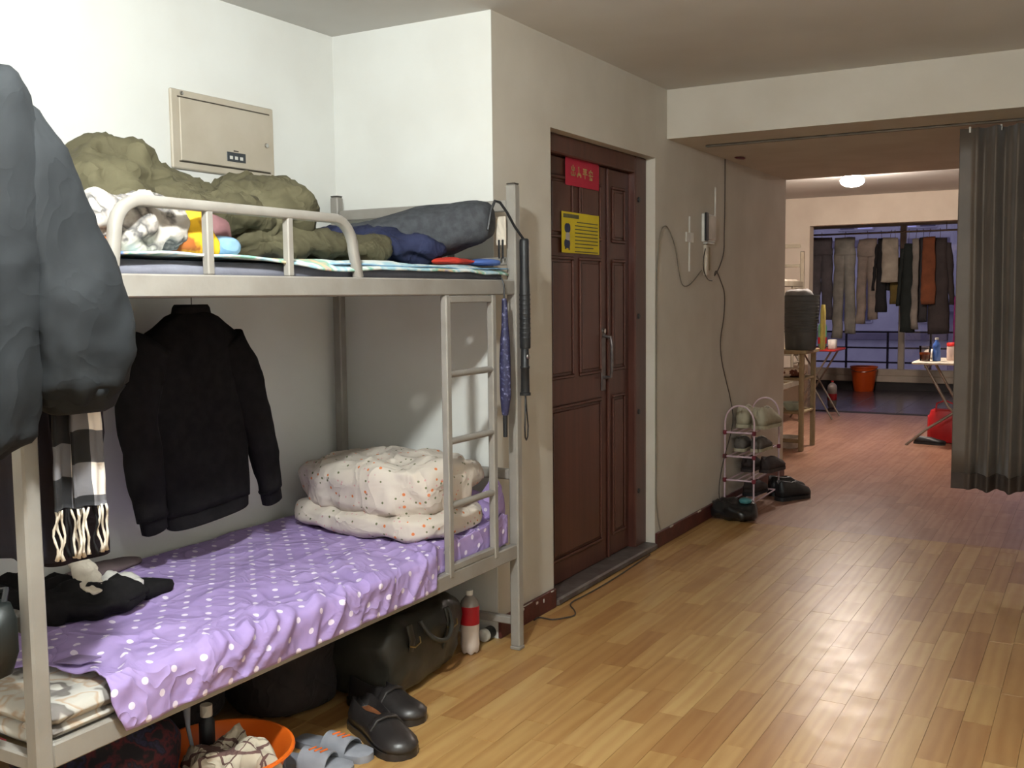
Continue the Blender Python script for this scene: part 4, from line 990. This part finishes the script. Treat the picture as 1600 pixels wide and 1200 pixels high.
# ================================================================== ON THE WALLS
fb = root('fuse_box', (-.771, 2.805, 1.817), 'beige metal fuse box cover on the white alcove wall', 'fuse box')
MB().bbox((-.771, 2.552, 1.817), (-.757, 3.058, 2.09), .004).build('cover', BOXM, fb)
fd = MB().bbox((-.757, 2.585, 1.845), (-.751, 3.03, 2.062), .003).build('hatch', BOXM, fb)
MB().box((-.7575, 2.58, 1.840), (-.7565, 3.035, 1.845)).box((-.7575, 2.58, 2.062), (-.7565, 3.035, 2.067)).build('hatch_gap', LINE, fb)
MB().lathe([(.001, 0), (.008, 0), (.007, .004), (.001, .005)], (-.757, 2.60, 2.078), 12, 'x').build('screw', CHROME, fb, True)
MB().lathe([(.001, 0), (.010, 0), (.008, .006), (.001, .007)], (-.751, 3.008, 1.945), 12, 'x').build('latch', CHROME, fd, True)
wd = MB().bbox((-.751, 2.80, 1.866), (-.749, 2.895, 1.900), .001).build('breaker_window', pm('dark_slate', (58, 62, 66), None, 20, .4, .02), fd)
for k in range(3): MB().bbox((-.749, 2.812 + k * .026, 1.874), (-.7475, 2.828 + k * .026, 1.886), .001).build('breaker_label', WHITE, wd)
MB().box((-.751, 2.835, 1.903), (-.7505, 2.86, 1.908)).build('maker_mark', LINE, fd)

ic = root('intercom', (.02, 5.86, 1.66), 'small white wall intercom with dangling wires beside the door', 'intercom')
MB().bbox((0, 5.80, 1.665), (.022, 5.985, 1.83), .005).build('back_box', WHITE, ic)
MB().bbox((.022, 5.79, 1.67), (.034, 5.835, 1.835), .004).build('handset', BLACKP, ic)
MB().bbox((.022, 5.85, 1.68), (.030, 5.975, 1.82), .003).build('face_plate', pm('aged_white_plastic', (200, 192, 180), None, 12, .4, .03), ic)
MB().bbox((0, 5.83, 1.655), (.026, 5.96, 1.665), .002).build('bottom_lip', WHITE, ic)
js = root('junction_strip', (.0, 5.87, 1.43), 'worn pale plastic junction strip below the intercom', 'junction box')
MB().bbox((0, 5.835, 1.47), (.020, 5.875, 1.65), .004).build('cover', CREAM, js)
MB().bbox((0, 5.90, 1.50), (.014, 5.925, 1.64), .004).build('cover', TANWOOD, js)
wc = root('wall_conduit', (.0, 5.60, 1.5), 'short white conduit strip and socket patch on the wall left of the intercom', 'conduit')
MB().bbox((0, 5.592, 1.49), (.004, 5.612, 1.80), .001).build('strip', PLASTER, wc)
MB().bbox((0, 5.54, 1.655), (.006, 5.66, 1.71), .002).build('patch', WHITE, wc)
MB().bbox((0, 6.03, 1.80), (.006, 6.05, 2.0), .002).build('strip', WHITE, root('wall_conduit', (0, 6.04, 1.8), 'thin white conduit strip rising above the intercom', 'conduit'))
m = MB(); m.tube(smooth_path([(.008, 6.20, 2.185), (.008, 6.203, 2.0), (.008, 6.195, 1.75), (.010, 6.18, 1.62), (.012, 6.10, 1.53), (.014, 6.00, 1.47), (.014, 6.03, 1.50), (.012, 6.12, 1.44), (.010, 6.20, 1.36), (.010, 6.19, 1.22), (.010, 6.13, 1.08), (.012, 6.15, .95), (.016, 6.24, .80), (.02, 6.30, .70), (.05, 6.26, .55), (.03, 6.12, .30), (.03, 6.06, .14), (.04, 6.10, .02)]), .003, 6)
one('wall_wire', m, CABLE, 'dark wire running down the wall from the beam to the shoe rack', 'cable')
m = MB(); m.tube(smooth_path([(.010, 5.87, 1.66), (.016, 5.80, 1.58), (.016, 5.80, 1.50), (.016, 5.87, 1.45), (.016, 5.95, 1.44)]), .003, 6)
one('intercom_wire', m, CABLE, 'looped wire hanging under the intercom', 'cable')
m = MB(); m.tube(smooth_path([(.010, 5.78, 1.50), (.010, 5.60, 1.42), (.010, 5.48, 1.41), (.010, 5.42, 1.47), (.010, 5.35, 1.62), (.010, 5.24, 1.72), (.010, 5.15, 1.70), (.010, 5.11, 1.60), (.006, 5.097, 1.45), (.005, 5.096, 1.1), (.005, 5.096, .6), (.006, 5.097, .25), (.018, 5.12, .10)]), .003, 6)
one('door_side_cable', m, GCABLE, 'thin grey cable running down the right side of the door opening', 'cable')
m = MB().blob((.10, 6.20, 2.183), (.028, .05, .004), 14, 8, amp=.004, freq=30)
one('wire_hole_cover', m, MAROONP, 'small dark patch on the beam underside where the wire comes out', 'patch')

# ================================================================== SHOE RACK
rk = root('shoe_rack', (.10, 6.48, 0), 'small four-tier tube shoe rack by the corridor wall', 'shoe rack')
RX0, RX1, RY0, RY1 = .02, .205, 6.20, 6.76
def arch(y):
    pts = [(RX0, y, 0), (RX0, y, .56)]; c = (RX0 + RX1) / 2; rr = (RX1 - RX0) / 2
    for k in range(1, 12): a = pi * k / 12; pts.append((c - rr * cos(a), y, .56 + .11 * sin(a)))
    return pts + [(RX1, y, .56), (RX1, y, 0)]
for y in (RY0, RY1): MB().tube(arch(y), .0055, 8, up=(0, 1, 0)).build('end_frame', PINKTUBE, rk, True)
for z in (.055, .20, .35, .50):
    for y in (RY0, RY1):
        MB().tube([(RX0, y, z), (RX1, y, z)], .006, 8).build('cross_tube', PINKTUBE, rk, True)
        for x in (RX0, RX1): MB().bbox((x - .011, y - .012, z - .014), (x + .011, y + .012, z + .014), .004).build('connector', MAROONP, rk)
    for x in (RX0 + .02, RX0 + .075, RX0 + .125, RX1 - .02): MB().tube([(x, RY0, z), (x, RY1, z)], .005, 8).build('shelf_tube', PINKTUBE, rk, True)
GR = 'shoes on the rack'
shoe('canvas_shoe', .30, .115, 'pale canvas shoe on the rack top, towards the room', GR, (.175, 6.36, .507), radians(82), PALESH, PALESH, DARKSH, .12, .022, lace=True)
shoe('canvas_shoe', .30, .105, 'pale canvas shoe on the rack top, against the wall', GR, (.068, 6.38, .507), radians(90), PALESH, PALESH, DARKSH, .12, .022, lace=True)
shoe('sneaker', .25, .09, 'grey sneaker on the second tier, towards the room', GR, (.16, 6.38, .357), radians(88), GREYSH, PALESH, DARKSH, .075, .02, lace=True)
shoe('sneaker', .25, .09, 'grey sneaker on the second tier, against the wall', GR, (.06, 6.36, .357), radians(92), GREYSH, PALESH, DARKSH, .075, .02, lace=True)
shoe('sneaker', .26, .095, 'dark sneaker on the third tier, towards the room', GR, (.18, 6.50, .207), radians(80), DARKSH, DARKSH, BLACKP, .085, .02)
shoe('sneaker', .26, .095, 'dark sneaker on the third tier, against the wall', GR, (.07, 6.48, .207), radians(90), DARKSH, DARKSH, BLACKP, .085, .02)
shoe('black_shoe', .27, .10, 'black shoe on the lowest tier of the rack', GR, (.10, 6.42, .062), radians(85), DARKSH, BLACKP, BLACKP, .08, .02)
shoe('black_shoe', .28, .10, 'black shoe on the floor just beyond the rack, nearer of the pair', 'black shoes beyond the rack', (.23, 6.66, 0), radians(60), BLACKP, BLACKP, DARKSH, .11, .025)
shoe('black_shoe', .28, .10, 'black shoe on the floor just beyond the rack, farther of the pair', 'black shoes beyond the rack', (.13, 6.82, 0), radians(50), BLACKP, BLACKP, DARKSH, .11, .025)
bg_ = root('black_bag', (.14, 6.02, 0), 'black plastic bag on the floor in front of the shoe rack', 'bag')
MB().blob((.145, 6.03, .055), (.135, .13, .058), 44, 22, 2.6, .03, 9, 3, .03, 9, flat=.003).build('body', pm('black_bin_plastic', (26, 26, 28), None, 14, .3, .15, spec=.6), bg_, 2)
m = MB().blob((.215, 6.02, .115), (.035, .05, .016), 20, 12, 2.4, .008, 14, 4)
one('teal_sponge', m, TEAL, 'small teal cloth on top of the black plastic bag', 'cloth', smooth=2)

# ================================================================== CURTAIN
ct = root('curtain', (1.9, 5.58, .36), 'long grey-brown pleated curtain hanging at the beam on the right', 'curtain')
def fold_y(x):
    u = (x - 1.408)
    k = min(1, max(0, (u - .05) / .10))
    return .06 * k * sin(u * 62 + 1.1 * sin(u * 9)) + .02 * k * sin(u * 131 + 1) 
def cpanel(z0, z1, nm, mat, par, extra=0):
    m = MB(); nx, nz = 260, 14; top = []; X1_ = 2.75
    for lay in (0, 1):
        for i in range(nx + 1):
            x = lerp(1.404, X1_, i / nx)
            for k in range(nz + 1):
                t = k / nz; z = lerp(z0, z1, t); g = (z - .36) / 1.8
                am = .75 + .25 * (1 - g)
                xx = x + .012 * noise.noise(Vector((x * 3, z * .8, 2))) * (i > 2)
                m.v.append(Vector((xx, 5.60 + fold_y(x) * am + .010 * noise.noise(Vector((x * 6, z * 2, 5))) + lay * .004 - extra, z)))
    n = nz + 1; N_ = (nx + 1) * n
    for i in range(nx):
        for k in range(nz):
            a = i * n + k; m.f.append((a, a + n, a + n + 1, a + 1)); a += N_; m.f.append((a, a + 1, a + n + 1, a + n))
    for k in range(nz): m.f.append((k, k + 1, k + 1 + N_, k + N_)); p = nx * n + k; m.f.append((p, p + N_, p + 1 + N_, p + 1))
    for i in range(nx): p = i * n; m.f.append((p, p + N_, p + n + N_, p + n)); p += nz; m.f.append((p, p + n, p + n + N_, p + N_))
    return m.build(nm, mat, par, 2)
cpanel(.44, 2.16, 'drape', CURT, ct)
cpanel(.365, .445, 'hem', CURTH, ct, .0025)
tr = root('curtain_track', (2.2, 5.585, 2.16), 'white curtain track fixed under the beam', 'curtain track')
MB().bbox((.10, 5.575, 2.175), (2.75, 5.605, 2.187), .004).build('rail', pm('grey_track_paint', (120, 112, 102), None, 14, .7, .02), tr)
for k in range(9): MB().tube([(1.45 + k * .14, 5.6, 2.14), (1.45 + k * .14, 5.6, 2.168)], .005, 6).build('glider', WHITE, tr, True)

# ================================================================== FAR ROOM
bunk((-.70, 8.98, 0), .9, 2.0, .40, 1.43, 1.76, 1.80, 'beige metal bunk bed standing in the far room behind the doorway wall', METALB)
m = MB().blob((-1.10, 10.0, 1.58), (.33, .7, .09), 40, 20, 3, .03, 4, 2, .02, 4, flat=1.507)
one('far_quilt', m, CREAM, 'white quilt on the upper bunk in the far room', 'quilt', smooth=2)
m = MB().bbox((-1.55, 9.06, 1.462), (-.74, 10.92, 1.505), .02)
one('far_mattress_pad', m, CREAM, 'cream mattress pad on the upper bunk in the far room', 'mattress')
st = root('wooden_stand', (-.40, 8.95, 0), 'tan wooden stand with two shelves just past the corridor wall', 'stand')
for x, y in ((-.185, 8.88), (-.185, 9.28), (-.50, 8.88), (-.50, 9.28)): MB().bbox((x - .02, y - .02, 0), (x + .02, y + .02, .84), .004).build('leg', TANWOOD, st)
MB().bbox((-.535, 8.84, .84), (-.14, 9.32, .872), .005).build('top_board', TANWOOD, st)
MB().bbox((-.51, 8.87, .61), (-.175, 9.29, .632), .004).build('shelf', TANWOOD, st)
MB().bbox((-.51, 8.87, .32), (-.175, 9.29, .34), .004).build('shelf', TANWOOD, st)
MB().bbox((-.48, 8.872, .07), (-.205, 8.892, .10), .004).build('stretcher', TANWOOD, st)
bk = root('laundry_basket', (-.27, 9.02, .872), 'ribbed dark grey plastic basket on the wooden stand', 'basket')
PR = [(.125, .872), (.13, .88), (.150, 1.33), (.158, 1.335), (.158, 1.345), (.148, 1.345), (.122, .89), (.001, .885)]
MB().lathe([(.001, .872)] + PR, (-.235, 9.02, 0), 28).build('body', BASKET, bk, True)
for k in range(11):
    z = 1.02 + k * .027; r_ = .13 + .02 * (z - .88) / .45
    MB().lathe([(r_ - .001, z), (r_ + .005, z + .004), (r_ + .005, z + .010), (r_ - .001, z + .014)], (-.235, 9.02, 0), 28, cap=False).build('rib', BASKET, bk, True)
m = MB().blob((-.25, 9.02, 1.345), (.11, .11, .05), 30, 16, 2.4, .02, 9, 1, .012, 9)
one('grey_laundry', m, pm('grey_laundry', (130, 128, 126), None, 12, .9, .2), 'grey laundry heaped in the dark grey basket', 'clothes', smooth=2)
m = MB(); m.loft([ell((-.055, 9.06, z), (1, 0, 0), (0, 1, 0), a, .05, 14, 3) for z, a in ((.872, .012), (.90, .018), (1.20, .018), (1.26, .010))])
one('yellow_packet', m, pm('pale_yellow_card', (206, 188, 96), None, 12, .6, .05), 'upright pale yellow packet beside the grey basket', 'packet')
m = MB().blob((-.30, 9.00, .672), (.12, .07, .042), 26, 14, 2.6, .008, 9, 1)
one('patterned_pouch', m, pm('white_brown_spots', (214, 200, 184), (92, 48, 34), 16, .8, .1, lo=.5, hi=.56), 'white and brown spotted pouch on the stand shelf', 'pouch', smooth=2)
m = MB(); m.lathe([(.001, .34), (.05, .34), (.09, .40), (.095, .408), (.088, .408), (.045, .352), (.001, .35)], (-.30, 9.02, 0), 24)
one('enamel_bowl', m, pm('pale_green_enamel', (190, 208, 198), None, 12, .3, .02), 'pale bowl on the lower shelf of the wooden stand', 'bowl')
m = MB(); m.lathe([(.001, .0), (.07, .0), (.12, .09), (.128, .098), (.118, .098), (.065, .012), (.001, .01)], (-.33, 9.06, 0), 26)
one('white_basin', m, WHITE, 'white basin on the floor under the wooden stand', 'basin')

# small folding table with a bottle
ft = root('folding_table', (-.68, 11.45, 0), 'small red-edged folding table at the back of the far room', 'table')
MB().bbox((-.95, 11.20, .735), (-.42, 11.72, .757), .006).build('table_top', pm('red_table_edge', (186, 50, 44), None, 12, .4, .02), ft)
for s_, yy in ((1, 11.26), (-1, 11.29)):
    for y in (yy, yy + .36):
        MB().tube([(-.685 - s_ * .20, y, .735), (-.685 + s_ * .02, y, .36), (-.685 + s_ * .23, y, .0)], .010, 8).build('leg', GUNMET, ft, True)
GREENP = pm('green_bottle_plastic', (96, 150, 120), None, 10, .25, .02)
soda((-.60, 11.38, .757), .30, 'green soda bottle with red label on the small folding table', GREENP, REDL, pm('red_cap', (196, 40, 36), None, 12, .4, .02), lz=(.18, .42), rad=.047)
m = MB(); m.bbox((-.53, 11.33, .757), (-.45, 11.42, .86), .006)
one('white_carton', m, WHITE, 'small white carton beside the green bottle on the folding table', 'box')
soda((-.725, 12.45, 0), .31, 'large soda bottle with red label standing on the far room floor', pm('pale_bottle_plastic', (150, 140, 136), None, 10, .25, .02), REDL, pm('red_cap', (196, 40, 36)), lz=(.30, .55), rad=.055)

# orange bucket
bu = root('bucket', (-.82, 14.78, 0), 'orange plastic bucket standing by the balcony window', 'bucket')
MB().lathe([(.001, 0), (.125, 0), (.13, .01), (.175, .325), (.186, .328), (.186, .345), (.172, .345), (.125, .02), (.001, .015)], (-.82, 14.78, 0), 32).build('body', BORANGE, bu, True)
MB().tube([(-.82 - .18 * cos(pi * k / 14), 14.78 - .06 * sin(pi * k / 14) - .12 * sin(pi * k / 14), .325 - .05 * sin(pi * k / 14)) for k in range(15)], .004, 6).build('handle', CHROME, bu, True)

# right folding table
rt = root('folding_table', (.98, 9.75, 0), 'white-topped folding table with crossed legs beside the curtain', 'table')
MB().bbox((.60, 9.55, .728), (1.40, 10.25, .752), .008).build('table_top', TABLEW, rt)
for y in (9.62, 10.16):
    MB().tube([(.70, y, .728), (.90, y, .36), (1.27, y, .012)], .012, 8).build('leg', GUNMET, rt, True)
    MB().tube([(1.30, y + .03, .728), (.93, y + .03, .30), (.72, y + .03, .15), (.55, y + .03, .0)], .012, 8).build('leg', GUNMET, rt, True)
for x in (.70, 1.27): MB().tube([(x, 9.62, .70 if x < 1 else .05), (x, 10.16, .70 if x < 1 else .05)], .008, 8).build('leg_brace', GUNMET, rt, True)
tg = root('tea_glass', (.68, 9.68, .752), 'glass of brown tea near the front edge of the white folding table', 'glass')
MB().lathe([(.001, .754), (.040, .754), (.048, .83), (.001, .832)], (.69, 9.68, 0), 22).build('tea', pm('brown_tea', (122, 56, 26), None, 10, .2, .01), tg, True)
MB().lathe([(.042, .752), (.051, .885), (.049, .885), (.041, .756)], (.69, 9.68, 0), 22, cap=False).build('glass_wall', glass('drinking_glass', (.9, .88, .86, 1)), tg, True)
wb = root('water_bottle', (.77, 9.72, .752), 'blue plastic water bottle on the white folding table', 'bottle')
MB().lathe([(.001, .752), (.032, .752), (.035, .76), (.035, .84), (.030, .86), (.035, .875), (.033, .90), (.014, .925), (.013, .94), (.001, .94)], (.78, 9.72, 0), 20).build('body', pm('blue_bottle_plastic', (62, 96, 168), (80, 116, 186), 10, .2, .02, spec=.6), wb, True)
MB().lathe([(.001, .94), (.015, .94), (.015, .958), (.001, .959)], (.78, 9.72, 0), 14).build('cap', WHITE, wb, True)
rj = root('plastic_jar', (.90, 9.78, .752), 'pale plastic jar with a red lid on the white folding table', 'jar')
MB().lathe([(.001, .752), (.05, .752), (.054, .76), (.054, .87), (.05, .88), (.001, .88)], (.90, 9.85, 0), 22).build('body', pm('pale_jar_plastic', (206, 180, 168), None, 10, .3, .02), rj, True)
MB().lathe([(.001, .88), (.055, .88), (.055, .905), (.05, .91), (.001, .91)], (.90, 9.85, 0), 22).build('lid', pm('red_cap', (196, 40, 36)), rj, True)
m = MB().blob((.70, 9.98, .80), (.07, .06, .045), 24, 14, 2.4, .01, 12, 3)
one('white_bag', m, WHITE, 'small crumpled white plastic bag behind the tea glass', 'bag', smooth=2)
rb = root('red_handbag', (.80, 9.90, 0), 'red bag standing under the white folding table', 'bag')
MB().loft([ell((.84, 9.98, z), (1, 0, 0), (0, 1, 0), a, b, 26, 4) for z, a, b in ((.004, .14, .08), (.02, .155, .09), (.20, .15, .085), (.29, .13, .07), (.30, .11, .05))]).build('body', pm('red_vinyl', (196, 40, 44), (176, 30, 36), 10, .4, .06), rb, True)
MB().tube([(.76, 9.90, .28), (.77, 9.89, .36), (.84, 9.885, .39), (.91, 9.89, .36), (.92, 9.90, .28)], .007, 8).build('handle', pm('red_vinyl', (196, 40, 44)), rb, True)
m = MB().bbox((.68, 9.99, .0), (.70, 10.05, .24), .006); 
one('red_box', m, pm('dark_red_card', (176, 34, 48), None, 12, .5, .05), 'narrow red carton standing beside the red bag', 'box')
shoe('black_slipper', .27, .09, 'black slipper on the floor in front of the red bag', None, (.60, 9.80, 0), radians(-6), BLACKP, BLACKP, BLACKP, .05, .02, cat='slipper')

# ---- clothes drying on the balcony rail
cr = root('clothes_rail', (.0, 13.2, 2.08), 'metal clothes rail across the balcony', 'clothes rail')
MB().tube([(-1.74, 13.2, 2.085), (2.19, 13.2, 2.085)], .012, 10).build('rail', GUNMET, cr, True)
for x in (-1.2, .4, 1.8): MB().tube([(x, 13.2, 2.09), (x, 13.2, 2.36)], .005, 6).build('hanger_rod', GUNMET, cr, True)
def garment(x, w, zt, zb, kind, mat, label, cat, seed, dy=0):
    y = 13.2 + dy; r = root({'trousers': 'hanging_trousers', 'shirt': 'hanging_shirt', 'coat': 'hanging_coat', 'cloth': 'hanging_cloth'}[kind], (x, y, zb), label, cat, 'clothes drying on the balcony')
    def piece(nm, c0, c1, a0, a1, th, sd):
        rings = []
        for k in range(15):
            t = k / 14; c = Vector(c0).lerp(Vector(c1), t); a = lerp(a0, a1, min(1, t * 1.2)); rings.append(ell(c, (1, 0, 0), (0, 1, 0), a, th * (.5 + .5 * min(1, k / 3)), 20, 2.5))
        MB().loft(rings).shake(.014, 8, sd).shake(.006, 20, sd + 2).build(nm, mat, r, 2)
    MB().tube([(x, y, zt - .01), (x, y, zt + .03), (x + .006, 13.2 - .014, 2.10), (x, 13.2, 2.112), (x - .004, 13.2 + .014, 2.10)], .003, 6).build('hook', CHROME, r, True)
    if kind == 'trousers':
        piece('waist', (x, y, zt), (x, y, zt - .22), w * .42, w * .46, .045, seed)
        for s_ in (-1, 1): piece('leg', (x + s_ * w * .2, y, zt - .14), (x + s_ * w * .27, y + s_ * .02, zb + (s_ > 0) * .05), w * .25, w * .22, .045, seed + s_ * 3 + 5)
    elif kind in ('shirt', 'coat'):
        piece('body', (x, y, zt), (x, y, zb), w * .22, w * .36, .06, seed)
        for s_ in (-1, 1): piece('sleeve', (x + s_ * w * .26, y + s_ * .01, zt - .06), (x + s_ * w * .42, y + s_ * .03, zb + (zt - zb) * .30), w * .12, w * .10, .045, seed + s_ * 4 + 9)
    else: piece('cloth', (x, y, zt), (x, y, zb), w * .45, w * .5, .03, seed)
def gm(n, c): return pm('dry_' + n, c, tuple(v * .82 for v in c), 7, .9, .25, 40)
garment(-1.05, .30, 2.05, .98, 'trousers', gm('dark_grey', (92, 86, 90)), 'dark grey trousers hanging at the left end of the balcony rail', 'trousers', 1)
garment(-.76, .28, 2.04, .80, 'trousers', gm('mid_grey', (142, 138, 130)), 'long mid-grey trousers second from the left on the balcony rail', 'trousers', 2, -.03)
garment(-.50, .26, 2.02, .98, 'trousers', gm('beige_grey', (148, 134, 124)), 'beige-grey trousers third from the left on the balcony rail', 'trousers', 3, .03)
garment(-.34, .20, 2.01, 1.12, 'shirt', gm('black', (34, 32, 34)), 'black shirt hanging in the middle of the balcony rail', 'shirt', 4, .05)
garment(-.22, .20, 2.02, 1.48, 'cloth', gm('cream', (168, 158, 144)), 'short cream top hanging beside the black shirt', 'top', 5, -.06)
garment(-.18, .13, 1.78, 1.22, 'cloth', gm('olive', (110, 92, 46)), 'olive cloth showing below the short cream top', 'cloth', 6, .08)
garment(-.02, .24, 1.94, .88, 'coat', gm('black_green', (34, 40, 38)), 'long black-green coat on the balcony rail before the window mullion', 'coat', 7, 0)
garment(.07, .08, 2.00, .92, 'cloth', gm('pale_grey', (140, 132, 124)), 'narrow pale grey cloth between the two dark coats', 'cloth', 8, -.05)
garment(.14, .12, 2.02, 1.0, 'cloth', gm('charcoal', (62, 58, 60)), 'narrow charcoal cloth left of the rust coloured shirt', 'cloth', 9, .05)
garment(.22, .16, 2.01, 1.22, 'cloth', gm('rust', (128, 74, 46)), 'rust coloured shirt hanging on the balcony rail', 'shirt', 10, -.07)
garment(.33, .34, 2.00, .86, 'coat', gm('dark_brown', (66, 58, 58)), 'dark brown coat at the right of the balcony rail', 'coat', 11, .02)
garment(.58, .16, 1.30, .70, 'cloth', gm('magenta', (170, 60, 140)), 'magenta cloth hanging low at the right by the curtain', 'cloth', 12, -.02)

# ================================================================== OUTSIDE
rl = root('balcony_railing', (.2, 15.55, .1), 'dark iron railing outside the balcony window', 'railing')
for z in (.34, .55, .78): MB().bbox((-2.4, 15.53, z), (2.4, 15.56, z + .025), .004).build('bar', STEELD, rl)
for k in range(9): MB().bbox((-2.4 + k * .58, 15.53, .1), (-2.37 + k * .58, 15.56, .80), .004).build('upright', STEELD, rl)
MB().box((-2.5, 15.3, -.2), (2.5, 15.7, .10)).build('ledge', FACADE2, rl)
def block(name, x0, x1, y0, y1, z0, z1, mat, label, nx, nz, sx, sz, seed, lit=.12):
    r = root(name, ((x0 + x1) / 2, (y0 + y1) / 2, z0), label, 'building'); rr = random.Random(seed)
    MB().box((x0, y0, z0), (x1, y1, z1)).build('facade', mat, r)
    MB().bbox((x0 - .2, y0 - .25, z1), (x1 + .2, y1 + .2, z1 + .35), .04).build('roof_edge', FACADE2, r)
    for j in range(nz):
        zz = z0 + (z1 - z0) * (j + .22) / nz
        MB().bbox((x0, y0 - .18, zz - sz * .35), (x1, y0, zz - sz * .2), .02).build('floor_band', FACADE2, r)
        for i in range(nx):
            xx = lerp(x0, x1, (i + .5) / nx)
            w_ = MB().bbox((xx - sx / 2, y0 - .06, zz), (xx + sx / 2, y0, zz + sz), .02).build('window', FACADE, r)
            for q in (0, 1): MB().box((xx - sx / 2 + .06 + q * sx / 2, y0 - .075, zz + .06), (xx - .05 + q * sx / 2, y0 - .06, zz + sz - .06)).build('pane', LITWIN if rr.random() < lit else WINDK, w_)
block('apartment_block', -9.5, -2.1, 34, 44, -9, 8.5, FACADE, 'pale apartment block seen through the balcony window on the left', 4, 6, 1.1, 1.5, 3, .2)
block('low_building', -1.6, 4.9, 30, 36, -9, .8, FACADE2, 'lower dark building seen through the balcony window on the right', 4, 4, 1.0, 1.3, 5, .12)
gd = MB().box((-60, 15.8, -9.3), (60, 120, -9.0)); struct(gd.build('ground', FACADE2))
